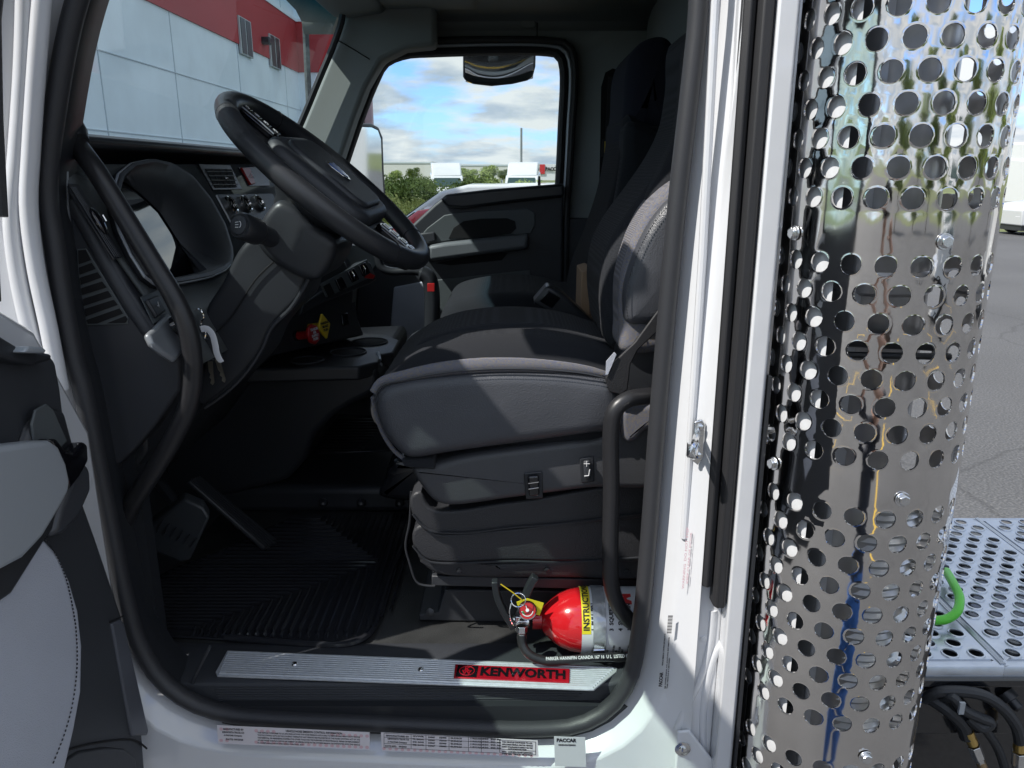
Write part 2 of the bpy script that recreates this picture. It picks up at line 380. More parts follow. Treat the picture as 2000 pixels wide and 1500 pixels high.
rings = [lring(.004, 1.15), lring(.018, 1.135), lring(.030, 1.118), lring(.040, 1.098), lastr]
mid = [a.lerp(b, .45) + V((0, .004, 0)) for a, b in zip(lastr, outr)]
mb.loft(rings+[mid, outr], caps=False)
rt = MB(); rt.loft([lring(.004, 1.146), lring(.002, 1.16), lring(.006, 1.19), lring(.012, 1.22)], caps=False); rt.build('opening_return', PLB, truck)
# rear strips of the side: groove, outer return and a white flank slanted sunward to brighten the shield holes
mb.box((.311, 1.085, 1.91), (.040, .02, 1.82)); mb.prism([V((.331, 1.044, 1.0)), V((.356, 1.044, 1.0)), V((.360, 1.05, 1.0)), V((.360, 1.12, 1.0)), V((.331, 1.12, 1.0))], (0, 0, 1.82))
mb.prism([V((.358, 1.10, 1.0)), V((.366, 1.142, 1.0)), V((.382, 1.140, 1.0)), V((.436, 1.082, 1.0)), V((.455, 1.09, 1.0)), V((.41, 1.25, 1.0)), V((.358, 1.25, 1.0))], (0, 0, 1.82)); mb.box((.50, 1.98, 1.91), (.02, 1.76, 1.82))
mb.box((-.02, 2.0, 2.85), (1.06, 1.9, .05)); mb.box((-.37, 1.025, 2.60), (.26, .11, .035)); mb.box((-.2, 2.96, 1.28), (1.4, .03, .5))  # small box over the door opening: unseen ledge added to shade the cushion
# rocker and lower side
mb.box((-.20, 1.09, .90), (1.18, .03, .2))
body = mb.build('cab_body', WHITE, truck, bevel=.003)
mb = MB(); mb.box((-.55, 2.0, 1.15), (1.0, 1.7, .25)); mb.box((.0, 2.0, 1.2), (1.0, 1.75, .14)); mb.build('cab_underside', PLB, truck)

mb = MB()
for pts in ([(1392,1190),(1386,1250),(1368,1320),(1340,1380),(1324,1425)], [(1432,1195),(1420,1240),(1398,1270),(1380,1330),(1372,1400),(1372,1470)], [(1352,0),(1344,0)]):
    if len(pts) > 2: mb.tube(cat([PY(x, y, 1.079) for x, y in pts], 24, False), .0075, 12)
mb.tube([PY(1408, -200, 1.089), PY(1372, 500, 1.090), PY(1336, 1050, 1.091)], .006, 10)
mb.build('jamb_ridge', WHITE, truck)
# lower corner pressing with a screw, ribbed bulge of the jamb
mb = MB(); mb.prism([PY(x, y, 1.066) for x, y in [(1322,1425),(1345,1422),(1392,1482),(1425,1492),(1425,1600),(1310,1600)]], (0, -.006, 0))
mb.build('jamb_bracket', WHITE, truck, bevel=.003)
mb = MB(); mb.lathe([(.013, 0), (.013, .002), (.007, .003), (.007, .006), (.004, .0075)], PY(1333, 1462, 1.06), (0, -1, 0)); mb.build('body_screw', ZNC, truck)
mb = MB(); mb.lathe([(.005, 0), (.005, .0015), (.003, .002)], PY(1374, 1247, 1.075), (0, -1, 0)); mb.build('body_plug', WHITE, truck)

mb = MB(); sp_ = [V((p.x, 1.122, p.z)) for p in LP]
mb.tube(sp_, .0160, 16, closed=True, sx=0.85, up=(0, 1, 0)); mb.build('door_seal', SEAL, truck)
# jamb rubber: two lobes in the groove, cut off above the bottom
mb = MB(); z0 = PY(1410, 1180, 1.06).z
mb.prism([V((.2925, 1.078, z0+.03)), V((.2925, 1.062, z0+.03)), V((.300, 1.056, z0+.03)), V((.308, 1.060, z0+.03)), V((.309, 1.078, z0+.03))], (0, 0, 1.4))
mb.prism([V((.3095, 1.078, z0)), V((.310, 1.054, z0)), V((.314, 1.047, z0)), V((.325, 1.047, z0)), V((.330, 1.054, z0)), V((.330, 1.078, z0))], (0, 0, 1.4))
mb.build('jamb_rubber', RUB, truck, bevel=.002)
mb = MB(); zb = PY(1493, 735, 1.043).z; mb.box((.3625, 1.046, zb-.35), (.0035, .012, .70)); mb.build('shield_gasket', PLB, truck)

# door striker on the rear jamb
mb = MB(); c = PY(1360, 860, 1.075)
mb.prism([c+V((x, 0, z)) for x, z in [(-.006,.030),(.006,.034),(.011,.026),(.011,-.026),(.004,-.038),(-.006,-.030)]], (0, -.005, 0))
st = mb.build('door_striker', ZNC, truck, bevel=.0015)
a = c+V((0, -.005, .006)); b_ = c+V((-.016, -.052, .006))
mb = MB(); mb.tube(cat([a+V((0, 0, .006)), a+V((-.010, -.03, .008)), b_+V((0, 0, .006)), b_+V((-.006, -.004, -.004)), b_+V((0, 0, -.012)), a+V((-.010, -.03, -.012)), a+V((0, 0, -.012))], 30, False), .0048, 10)
mb.box(b_+V((-.004, 0, -.002)), (.010, .008, .020)); mb.build('striker_loop', ZNC, st)
for dz in (.022, -.022):
    mb = MB(); mb.lathe([(.005, 0), (.005, .003), (.003, .004)], c+V((.003, -.005, dz)), (0, -1, 0)); mb.build('striker_screw', CHR, st)

# ---- room
mb = MB(); mb.box((-.24, 2.05, 1.285), (1.46, 1.74, .02)); mb.build('cab_floor', DARKF, truck)
mb = MB(); mb.box((-.97, 2.05, 1.75), (.04, 1.74, .95)); mb.box((-.80, 1.222, 1.68), (.34, .03, .80))
mb.prism([V((-.97, 1.2, 1.62)), V((-.86, 1.2, 1.35)), V((-.76, 1.2, 1.296)), V((-.97, 1.2, 1.296))], (0, 1.68, 0)); mb.build('firewall', PLB, truck)
mb = MB(); mb.box((.475, 2.03, 2.3), (.02, 1.72, .95)); mb.box((.36, 1.175, 2.05), (.22, .02, 1.5))
mb.build('rear_lining', GRY, truck)
mb = MB(); mb.box((.47, 2.03, 1.58), (.03, 1.72, .56)); mb.build('rear_panel', PLA, truck)
mb = MB(); rr = []
for y, z in [(1.17, 2.62), (1.20, 2.66), (1.4, 2.70), (2.0, 2.715), (2.6, 2.70), (2.80, 2.685), (2.87, 2.66), (2.895, 2.62)]:
    rr.append([V((x, y, z)) for x in (-.72, -.3, .1, .485)])
mb.loft(rr, closed=False, caps=False); mb.build('roof_lining', GRY, truck, solid=.01)
mb = MB(); mb.prism([V((-.60, 1.6, 2.70)), V((-.60, 1.6, 2.655)), V((-.53, 1.6, 2.64)), V((-.42, 1.6, 2.655)), V((-.40, 1.6, 2.70))], (0, 1.2, 0))
mb.prism([V((-.42, 1.3, 2.70)), V((-.42, 1.3, 2.668)), V((-.12, 1.3, 2.672)), V((-.10, 1.3, 2.70))], (0, 1.48, 0)); mb.build('overhead_console', GRY, truck, bevel=.012, seg=3)

# ---- windscreen
def wsx(Y, z): return -.735+.45*(z-2.3) - .11*(1-((Y-2.0)/.88)**2)
mb = MB(); mb.loft([[V((wsx(1.16+1.66*i/16, z), 1.16+1.66*i/16, z)) for i in range(17)] for z in [2.14+.56*k/8 for k in range(9)]], closed=False, caps=False)
mb.build('windscreen', glass('windscreen_glass', (.80, .90, .92), .9, band=(2.60, 2.69, (.03, .42, .60))), truck)
mb = MB(); mb.tube([V((wsx(1.16+1.66*i/16, 2.695)+.01, 1.16+1.66*i/16, 2.69)) for i in range(17)], .02, 8, sx=1.2); mb.build('windscreen_header', PLB, truck)
ED = [(640,-20),(668,14),(669,32),(655,78),(622,158),(588,240),(560,300),(545,340)]
mb = MB(); mb.tube(cat([PY(x, y, 2.70) for x, y in ED], 24, False), .011, 8); mb.build('windscreen_gasket', PLB, truck)
AP = [(640,-40),(670,14),(671,34),(657,80),(624,160),(590,242),(550,330),(560,470),(640,470),(650,420),(662,320),(690,235),(715,170),(745,118),(790,96),(850,90),(850,-40)]
mb = MB(); mb.prism([PY(x, y, 2.74) for x, y in AP], (0, .10, 0)); mb.build('pillar_trim', GRY, truck, bevel=.015, seg=3)
mb = MB(); mb.tube([PY(x, y, 2.737) for x, y in [(655,76),(690,96),(722,116)]], .0018, 6); mb.build('trim_seam', SHADE_SEAM, truck)

# ---- passenger side wall and door
YW = 2.88
WIN = [(745,125),(775,108),(830,103),(1070,102),(1091,108),(1099,126),(1096,250),(1087,400),(1082,480),(646,480),(652,400),(672,318),(700,230),(729,159)]
OW = [(700,-80),(1460,-80),(1460,760),(540,760),(540,540),(625,420),(660,320),(700,215),(716,170),(700,100)]
mb = MB(); mb.ring_plate(OW, WIN, lambda x, y: PY(x, y, YW), 96); mb.build('side_lining', GRY, truck, solid=.03, soff=1)
mb = MB(); mb.prism([PY(x, y, YW-.004) for x, y in [(1103,425),(1460,425),(1460,900),(1103,900)]], (0, -.02, 0)); mb.build('lower_lining', PLA, truck, bevel=.006)
wl = cat([PY(x, y, YW-.01) for x, y in [(640,500),(655,385),(680,300),(708,220),(732,160),(752,124),(790,107),(840,103),(1070,101),(1091,107),(1100,128),(1097,260),(1089,420),(1086,520)]], 70, False)
mb = MB(); mb.tube(wl, .020, 10, sx=.8, up=(0, 1, 0)); mb.build('window_gasket', RUB, truck)
wl = cat([PY(x, y, YW-.02) for x, y in [(632,500),(645,385),(668,300),(696,216),(722,150),(746,112),(790,94),(840,90),(1074,89),(1102,98),(1113,126),(1109,260),(1101,420),(1098,520)]], 70, False)
mb = MB(); mb.tube(wl, .0075, 8, up=(0, 1, 0)); mb.build('window_trim', SILP, truck)
wl = cat([PY(x, y, YW-.03) for x, y in [(624,500),(637,380),(660,292),(688,210),(712,146),(738,102),(785,84),(845,80),(1078,80),(1110,88),(1122,122),(1117,260),(1107,420),(1104,640)]], 70, False)
mb = MB(); mb.tube(wl, .012, 10, up=(0, 1, 0)); mb.build('opening_seal', RUB, truck)
mb = MB(); mb.tube([PY(x, y, YW-.012) for x, y in [(1103,340),(1100,450),(1096,620)]], .006, 8); mb.build('jamb_edge', WHITE, truck)
mb = MB(); mb.prism([PY(x, y, YW+.02) for x, y in WIN], (0, .004, 0)); mb.build('side_window', glass('side_glass', (.93, .96, .96), .5), truck)
mb = MB(); mb.prism([PY(x, y, YW-.012) for x, y in [(1048,14),(1050,14),(1050,80),(1048,80)]], (0, -.002, 0)); mb.build('lining_seam', SHADE_SEAM, truck)
mb = MB(); mb.prism([PY(x, y, YW) for x, y in [(1018,28),(1030,26),(1046,28),(1046,56),(1030,57),(1018,54)]], (0, -.02, 0)); mb.build('lamp_switch', GRY, truck, bevel=.006)
mb = MB(); mb.tube(cat([PY(x, y, YW-.02) for x, y in [(1288,28),(1287,42),(1294,52),(1300,56),(1296,60)]], 14, False), .006, 8); mb.build('coat_hook', GRY, truck)
mb = MB(); mb.prism([PY(x, y, YW-.002) for x, y in [(1174,170),(1182,142),(1196,134),(1212,138),(1208,250),(1204,400),(1168,420),(1172,300)]], (0, -.006, 0)); mb.build('belt_slot', SHADE_SEAM, truck)
mb = MB(); mb.prism([PY(x, y, YW-.03) for x, y in [(1188,150),(1196,150),(1182,420),(1174,420)]], (0, -.004, 0)); mb.prism([PY(x, y, YW-.035) for x, y in [(1176,272),(1186,272),(1184,306),(1174,306)]], (0, -.01, 0)); mb.build('seat_belt', BELT, truck)
mb = MB(); mb.prism([PY(x, y, YW-.05) for x, y in [(1181,276),(1184,276),(1183,300),(1180,300)]], (0, -.004, 0)); mb.build('belt_tag', YEL, truck)

dp = MB(); YD = 2.86
dp.prism([PY(x, y, YD) for x, y in [(1100,362),(1097,700),(690,700),(700,560),(740,510),(770,475),(808,437),(850,398),(870,382),(960,372)]], (0, -.03, 0))
pdoor = dp.build('passenger_door', PLA, truck, bevel=.01, seg=3)
def pd(name, pts, m, y0=YD-.03, th=.02, bevel=.006, **k):
    q = MB(); q.prism([PY(x, y, y0) for x, y in pts], (0, -th, 0)); return q.build(name, m, pdoor, bevel=bevel, seg=3, **k)
pd('door_cap', [(862,390),(872,379),(960,369),(1101,358),(1101,384),(1000,395),(905,407),(875,404)], PLB, th=.03, bevel=.01)
pd('upper_insert', [(815,468),(835,445),(868,420),(905,414),(1030,407),(1045,415),(1045,440),(1037,456),(900,466),(820,480)], PLG, th=.006)
pd('pull_recess', [(876,466),(886,445),(905,432),(940,427),(990,426),(1006,432),(1008,446),(998,456),(940,464)], SHADE_SEAM, y0=YD-.037, th=.003, bevel=.001)
pd('arm_rest', [(838,478),(870,472),(1033,455),(1030,484),(840,508)], mat('mid_grey_trim', (.13, .14, .15), .45), th=.05, bevel=.014)
pd('door_latch_lever', [(818,455),(850,452),(853,470),(822,478)], PLA, th=.02)
pd('lever_tip', [(832,480),(839,479),(840,505),(833,506)], CHR, th=.052, bevel=.002)
pd('map_pocket', [(852,514),(880,518),(980,508),(992,494),(940,496)], SHADE_SEAM, y0=YD-.032, th=.003, bevel=.001)
pd('lower_insert', [(835,548),(1036,527),(1030,620),(835,640)], PLG, th=.006)
pd('kick_sun_patch', [(770,560),(832,548),(832,680),(760,680)], LGRY, th=.012)  # pale colour painted where sun falls on the door's lower front
pd('lock_button', [(1051,344),(1055,344),(1056,362),(1050,362)], PLB, th=.008, bevel=.002, y0=YD-.01)

# passenger side mirrors outside
mb = MB(); mo = [(640,245),(700,240),(728,241),(742,248),(750,268),(752,330),(756,395),(700,398),(640,398)]
NM = V((.85, -.53, -.02)).normalized(); M0 = PY(700, 320, 3.10); mb.prism([PP(x, y, M0, NM) for x, y in mo], -NM*.07); mir = mb.build('side_mirror', PLB, truck, bevel=.012, seg=3)
mb = MB(); g0 = [PP(x, y, M0+NM*.003, NM) for x, y in [(645,252),(700,248),(726,249),(738,255),(744,272),(746,330),(750,388),(645,392)]]
mb.prism(g0, -NM*.003); mb.build('mirror_glass', CHR, mir)
mb = MB(); mb.tube(cat([PY(690,398,3.13), PY(670,430,3.1), PY(650,440,3.0)], 10, False), .014, 8); mb.build('mirror_arm', PLB, mir)
mb = MB()
def lk(u, w): # convex look-down mirror: u across, w down (0..1)
    x = 904+u*(1046-904); yb = 156+12*math.sin(math.pi*min(1, u*1.02))-8*u*u; y = 100+(yb-100)*w
    return x, y
LM = [(904,92),(904,150),(908,158),(925,165),(960,169),(1000,165),(1030,158),(1041,150),(1046,130),(1047,92)]
mb.prism([PY(x, y, 3.05) for x, y in LM], (0, .05, .01)); lm = mb.build('lookdown_mirror', PLB, truck, bevel=.01, seg=3)
mb = MB(); rg = []
for j in range(9):
    w = j/8; row = []
    for i in range(17):
        u = i/16; e = .94*(1-.0); x = 908+u*134; yb = 160+5*math.sin(math.pi*u)-10*u**3-3*(1-min(1, u*8)); y = 108+(yb-108)*w
        p = PY(x, y, 3.035); d = ((u-.5)**2+(w-.5)**2*.6); p.y += .05*d-.012; p.y += .0; p = p+V((0, (w-.5)*.085, 0)); row.append(p)
    rg.append(row)
mb.loft(rg, closed=False, caps=False); mb.build('mirror_glass', CHR, lm)

# ---- dashboard
NF = V((.90, 0, .433)).normalized(); F0 = V((-.67, 1.2, 2.165))
def F(x, y, off=0): return PP(x, y, F0+NF*off, NF)
def Fo(x, y, off=0): return PP(x, y, F0, NF)+NF*off
mb = MB(); mb.prism([V((x, 1.21, z)) for x, z in [(-.975,2.13),(-.80,2.165),(-.71,2.208),(-.675,2.212),(-.66,2.204),(-.664,2.190),(-.70,2.183),(-.733,2.170),(-.733,2.13),(-.595,1.83),(-.61,1.70),(-.72,1.56),(-.975,1.45)]], (0, 1.64, 0))
dash = mb.build('dashboard', PLS, truck, bevel=.006, seg=3, smooth=True)
BIN = [(212,378),(222,346),(247,326),(285,318),(325,327),(365,352),(400,395),(428,445),(444,500),(438,527),(400,545),(345,556),(296,563),(272,545),(245,503),(222,455),(210,410)]
SCR = [(200,420),(196,385),(210,362),(240,354),(272,378),(310,414),(346,470),(384,532),(345,548),(300,562),(275,546),(240,500),(215,460)]
mb = MB(); mb.ring_plate([(120,321),(620,321),(620,400),(520,640),(380,720),(352,668),(300,598),(142,372)], BIN, lambda x, y: F(x, y), 96)
mb.build('face_panel', PLG, dash, solid=.006, soff=1)
def aring(poly, off, k=1.0, n=72, c0=(300, 440), ex=False):
    o = []
    for i in range(n):
        h = hit(c0[0], c0[1], 2*math.pi*i/n, poly); x = c0[0]+(h[0]-c0[0])*k; y = c0[1]+(h[1]-c0[1])*k; o.append(F(x, y, off) if ex else Fo(x, y, off))
    return o
NSC = V((.955, 0, .30)).normalized(); scp = aring(SCR, -.020, 1.0, ex=True); scc = sum(scp, V((0, 0, 0)))/len(scp)
scp = [EYE+(p-EYE)*((scc-EYE).dot(NSC)/(p-EYE).dot(NSC)) for p in scp]; sco = [scc+(p-scc)*1.03 for p in scp]
mb = MB(); BB = [((a[0]), (a[1])) for a in BIN]
mb.loft([aring(BIN, .000), aring(BIN, .016, .99), aring(BIN, .016, .955), aring(BIN, .006, .90, ex=True), [p+NSC*.001 for p in scp]], caps=False)
mb.build('instrument_hood', PLA, dash, solid=.002)
mb = MB(); mb.tube(aring(BIN, .010, 1.005), .0028, 6, closed=True); mb.build('hood_edge', SILP, dash)
mb = MB(); mb.prism(sco, -NF*.01); mb.build('instrument_screen', mat('screen_glass', (.006, .007, .009), .02, spec=1.0, coat=1.0), dash)
# end cap towards the door, with the slotted side vent
ZC = lambda x, y: (100+x/4.411, 380+y/4.411)
mb = MB(); mb.prism([PY(x, y, 1.185) for x, y in [(128,338),(142,376),(200,470),(250,560),(300,632),(352,700),(352,764),(302,834),(262,880),(226,912),(180,905),(120,520)]], (0, .05, 0))
mb.build('dash_end_panel', PLA, dash, bevel=.006, seg=3)
SL = [[(235,480),(300,475),(345,565),(240,600)],[(240,628),(350,588),(385,640),(248,690)],[(250,715),(400,668),(435,715),(258,778)],[(262,805),(440,748),(480,800),(270,865)],[(275,900),(490,828),(525,880),(282,960)],[(288,985),(540,905),(575,950),(300,1050)],[(305,1080),(590,980),(620,1025),(400,1110),(320,1112)],[(480,1108),(640,1045),(660,1075),(640,1105)]]
mb = MB(); sv = [PY(*ZC(x, y), 1.1845) for x, y in [(225,470),(305,462),(670,1060),(665,1115),(300,1128),(240,800)]]
mb.prism(sv, (0, -.002, 0)); vent = mb.build('side_vent', PLG, dash, bevel=.001)
mb = MB()
for s in SL: mb.prism([PY(*ZC(x, y), 1.182) for x, y in s], (0, -.0012, 0))
mb.build('vent_slots', SHADE_SEAM, vent.parent)
mb = MB(); mb.tube(cat([PY(x, y, 1.188) for x, y in [(138,392),(172,452),(215,530),(258,602),(290,648)]], 20, False), .0085, 10, sx=1.3); mb.build('edge_trim', PLA, dash)
mb = MB(); mb.prism([PY(x, y, 1.178) for x, y in [(127,335),(131,335),(134,420),(141,478),(137,480),(130,440)]], (0, .004, 0)); mb.build('pillar_strip', SILP, dash)
# silver ignition pod, key switch
mb = MB(); pod = [(290,650),(304,638),(330,610),(358,640),(366,655),(362,684),(345,705),(322,690),(300,672)]
mb.prism([PP(x, y, F0+NF*.014, NF) for x, y in pod], -NF*.012); mb.build('ignition_pod', mat('pod_silver', (.22, .235, .25), .35, metal=.3), dash, bevel=.008, seg=4)
mb = MB(); c = Fo(322, 648, .028); mb.lathe([(.016, -.008), (.016, .002), (.012, .004), (.012, .012), (.009, .014)], c, NF); mb.build('ignition_lock', GLB, dash)
mb = MB(); c = Fo(334, 660, .028); mb.lathe([(.009, 0), (.009, .012), (.006, .014)], c, NF); mb.build('lock_ring', CHR, dash)
mb = MB(); mb.prism([Fo(x, y, .002) for x, y in [(271,582),(312,564),(322,580),(334,618),(296,634)]], NF*.0015); mb.build('switch_panel', PLG, dash, bevel=.001)
mb = MB(); mb.prism([Fo(x, y, .0036) for x, y in [(277,590),(298,582),(314,612),(297,624)]], NF*.007); sw = mb.build('rocker_switch', PLB, dash, bevel=.002)
mb = MB(); c = Fo(297, 603, .0115)
mb.tube([c+V((0, .0, .006)), c+V((.0, .002, -.004))], .0006, 6); mb.tube([c+V((0, -.003, .0)), c+V((.0, .004, .0))], .0006, 6); mb.tube([c+V((0, -.003, -.005)), c+V((.0, .004, -.004))], .0006, 6); mb.build('switch_symbol', WINK, sw)
# slim defroster outlet
mb = MB(); mb.prism([Fo(x, y, .001) for x, y in [(131,360),(150,362),(238,503),(220,508),(134,376)]], NF*.002); sv2 = mb.build('slim_vent', PLB, dash)
for k in range(4):
    mb = MB(); q = k*3.2; mb.tube([Fo(133+q, 368, .005), Fo(219+q*1.2, 504, .005)], .0010, 6); mb.build('vent_blade', PLA, sv2.parent)
mb = MB(); mb.ball((0, 0, 0), 1, 14); M_ = Matrix((V((.9, 0, .433)), V((0, 1, 0)), V((-.433, 0, .9)))).transposed(); c = Fo(184, 436, .008)
mb.v = [c+M_ @ V((v.x*.006, v.y*.010, v.z*.022)) for v in mb.v]; mb.build('vent_wheel', GLB, dash)
mb = MB(); mb.tube([Fo(186, 428, .014), Fo(193, 440, .014)], .002, 8); mb.build('wheel_insert', CHR, dash)
# centre air outlet, hazard switch
vq = [(384,322),(446,324),(470,371),(413,373)]
mb = MB(); mb.prism([Fo(x, y, .001) for x, y in vq], NF*.004); av = mb.build('air_vent', PLB, dash, bevel=.001)
mb = MB(); mb.prism([Fo(x, y, .0055) for x, y in [(396,332),(448,333),(458,368),(416,369)]], NF*.001); mb.build('vent_mouth', SHADE_SEAM, av.parent)
for k in range(4):
    mb = MB(); mb.tube([Fo(398+4*k, 338+k*8.5, .008), Fo(450+2.5*k, 338+k*8.5, .008)], .0011, 6); mb.build('vent_blade', PLG, av.parent)
for k in range(3):
    mb = MB(); mb.tube([Fo(410+13*k, 333, .0075), Fo(424+11*k, 368, .0075)], .0008, 6); mb.build('vent_blade', PLA, av.parent)
mb = MB(); mb.ball(Fo(433, 353, .012), .004, 10); mb.build('vent_tab', CHR, av.parent)
mb = MB(); mb.prism([Fo(x, y, .001) for x, y in [(463,328),(520,326),(525,364),(482,365)]], NF*.003); hz = mb.build('hazard_panel', PLB, dash, bevel=.001)
mb = MB(); mb.prism([Fo(x, y, .004) for x, y in [(465,330),(482,331),(493,361),(484,364)]], NF*.006); mb.build('hazard_switch', REDP, hz.parent, bevel=.002)
mb = MB(); mb.tube([Fo(484, 341, .0115), Fo(488, 350, .0115), Fo(480, 350, .0115), Fo(484, 341, .0115)], .0006, 5); mb.build('hazard_symbol', WINK, hz.parent)
# gauges
mb = MB(); mb.prism([Fo(x, y, .001) for x, y in [(420,381),(530,379),(560,440),(520,470),(465,466)]], NF*.003); gp = mb.build('gauge_panel', PLA, dash, bevel=.001)
mb = MB(); mb.tube([Fo(418, 384, .006), Fo(463, 468, .006)], .0022, 8); mb.build('gauge_trim', SILV, dash)
for gx, gy in ((445, 404), (474, 402), (500, 400), (462, 440)):
    c = Fo(gx, gy, .004)
    mb = MB(); mb.lathe([(.021, 0), (.021, .008), (.018, .011), (.0165, .008)], c, NF, caps=False); g = mb.build('gauge', CHR, dash)
    mb = MB(); mb.lathe([(.017, .003), (.017, .004)], c, NF); mb.build('gauge_face', GLB, dash)
    mb = MB(); mb.tube([c+NF*.006, c+NF*.006+V((-.003, .006, .008))], .0007, 5); mb.build('gauge_needle', WINK, dash)

# ---- centre stack, turned towards the driver
NS = V((.84, -.47, .26)).normalized(); S0 = PY(700, 650, 2.08)
def Sx(x, y, off=0): return PP(x, y, S0, NS)+NS*off
mb = MB(); mb.prism([Sx(x, y) for x, y in [(430,700),(440,560),(560,500),(640,480),(676,512),(692,560),(690,596),(712,654),(500,702)]], -NS*.22)
stack = mb.build('centre_stack', PLS, truck, bevel=.006, seg=3)
mb = MB(); mb.prism([Sx(x, y, .001) for x, y in [(540,655),(562,622),(692,590),(700,642),(575,680)]], NS*.0015); mb.build('valve_panel', PLB, stack)
sh = [(560,622),(568,600),(690,514),(700,520),(712,552),(700,560),(620,592)]
mb = MB(); mb.prism([Sx(x, y, .002) for x, y in sh], NS*.045); shelf = mb.build('switch_shelf', PLS, stack, bevel=.004, seg=3)
mb = MB(); mb.prism([Sx(x, y, .048) for x, y in [(598,562),(690,514),(706,545),(610,588)]], NS*.003); mb.build('switch_frame', PLG, stack, bevel=.001)
for k, (a_, b__) in enumerate([((600,568),(612,590)), ((622,556),(640,580)), ((646,540),(660,568)), ((668,528),(684,556))]):
    x0, y0 = a_
    mb = MB(); mb.prism([Sx(x, y, .0515) for x, y in [(x0+3,y0-1),(x0+15,y0-8),(x0+26,y0+14),(x0+13,y0+20)]], NS*(.007 if k != 0 else .002)); s_ = mb.build('toggle_switch', GLB if k else SHADE_SEAM, stack, bevel=.002)
    if k >= 2:
        mb = MB(); mb.tube([Sx(x0+8, y0-3, .060), Sx(x0+13, y0+6, .062), Sx(x0+14, y0+16, .060)], .0012, 6); mb.build('switch_line', CHR, stack)
mb = MB(); mb.prism([Sx(x, y, .0515) for x, y in [(690,540),(704,546),(700,552),(684,550)]], NS*.004); mb.build('red_switch', REDP, stack)
for q in ((640,500),(622,488)):
    mb = MB(); mb.lathe([(.020, 0), (.018, .016), (.012, .02)], Sx(q[0], q[1], -.004), NS); mb.build('climate_knob', GLB, stack)
# brake valves
AX = V((.93, -.33, .15)).normalized()
c = Sx(578, 656, 0)
mb = MB(); mb.lathe([(.014, 0), (.014, .008)], c, AX); mb.build('valve_collar', GLB, stack)
mb = MB(); mb.lathe([(.0105, .006), (.0105, .045)], c, AX); rk = mb.build('brake_knob', REDP, stack, label='red octagonal trailer air knob')
mb = MB(); mb.lathe([(.024, .045), (.026, .048), (.026, .053), (.023, .056)], c, AX, n=8); mb.build('knob_head', REDP, stack, bevel=.001)
T1 = V((.33, .93, 0)).normalized(); T2 = AX.cross(T1)*-1
if T2.z < 0: T2 = -T2
mb = MB()
for k, w in enumerate(('TRAILER', 'AIR', 'SUPPLY', 'PUSH')): textmesh(mb, w, .0085, c+AX*.0568+T2*(.012-.008*k), T1, T2, .0004, align='CENTER')
mb.build('knob_lettering', WINK, stack)
c = Sx(604, 640, 0)
mb = MB(); mb.lathe([(.0105, 0), (.0105, .040)], c, AX); mb.build('brake_knob', YEL, stack, label='yellow diamond parking brake knob')
mb = MB(); d = .033; mb.prism([c+AX*.040+T1*d*a+T2*d*b for a, b in [(0, 1), (.82, .05), (0, -1), (-.82, -.05)]], AX*.008); mb.build('knob_head', YEL, stack, bevel=.003, seg=3)
mb = MB()
for k, w in enumerate(('PARKING', 'BRAKE', 'PUSH')): textmesh(mb, w, .0085, c+AX*.0484+T2*(.008-.009*k), T1, T2, .0004, align='CENTER')
mb.build('knob_lettering', INK, stack)
mb = MB(); mb.prism([Sx(x, y, .002) for x, y in [(663,614),(676,611),(679,634),(667,638)]], NS*.005); mb.build('rocker_switch', GLB, stack, bevel=.002)
# tray with cup holders and the console side beneath it
mb = MB(); zt = 1.70
mb.prism([PZ(x, y, zt) for x, y in [(440,704),(520,690),(640,662),(710,650),(752,653),(782,664),(768,688),(744,692),(738,706),(700,716),(600,718),(440,722)]], (0, 0, -.035))
tray = mb.build('console_tray', PLS, truck, bevel=.006, seg=3)
for (x, y, r) in ((722, 668, .048), (680, 688, .046), (600, 704, .040)):
    c = PZ(x, y, zt+.0015); mb = MB(); mb.lathe([(r, 0), (r-.001, .0005)], c, (0, 0, 1)); mb.build('cup_recess', SHADE_SEAM, tray)
    mb = MB(); n = 32; mb.tube([c+V((math.cos(6.283*k/n)*r, math.sin(6.283*k/n)*r, .001)) for k in range(n)], .0025, 6, closed=True); mb.build('cup_rim', PLA, tray)
mb = MB(); mb.tube(cat([PZ(738, 690, zt), PZ(742, 708, zt-.01), PZ(744, 716, zt-.05)], 8, False), .006, 8); mb.build('tray_edge', SILP, tray)
mb = MB(); pr = [(430,722),(600,722),(735,716),(742,750),(728,772),(690,790),(650,815),(615,850),(596,900),(560,940),(330,1000),(300,800)]
mb.prism([PY(x, y, 1.84) for x, y in pr], (0, .55, 0)); mb.build('engine_cover', PLB, truck, bevel=.02, seg=4)
mb = MB(); mb.box((-.2, 2.35, 1.33), (1.4, 1.0, .075)); mb.build('tunnel_step', PLB, truck, bevel=.02, seg=3)

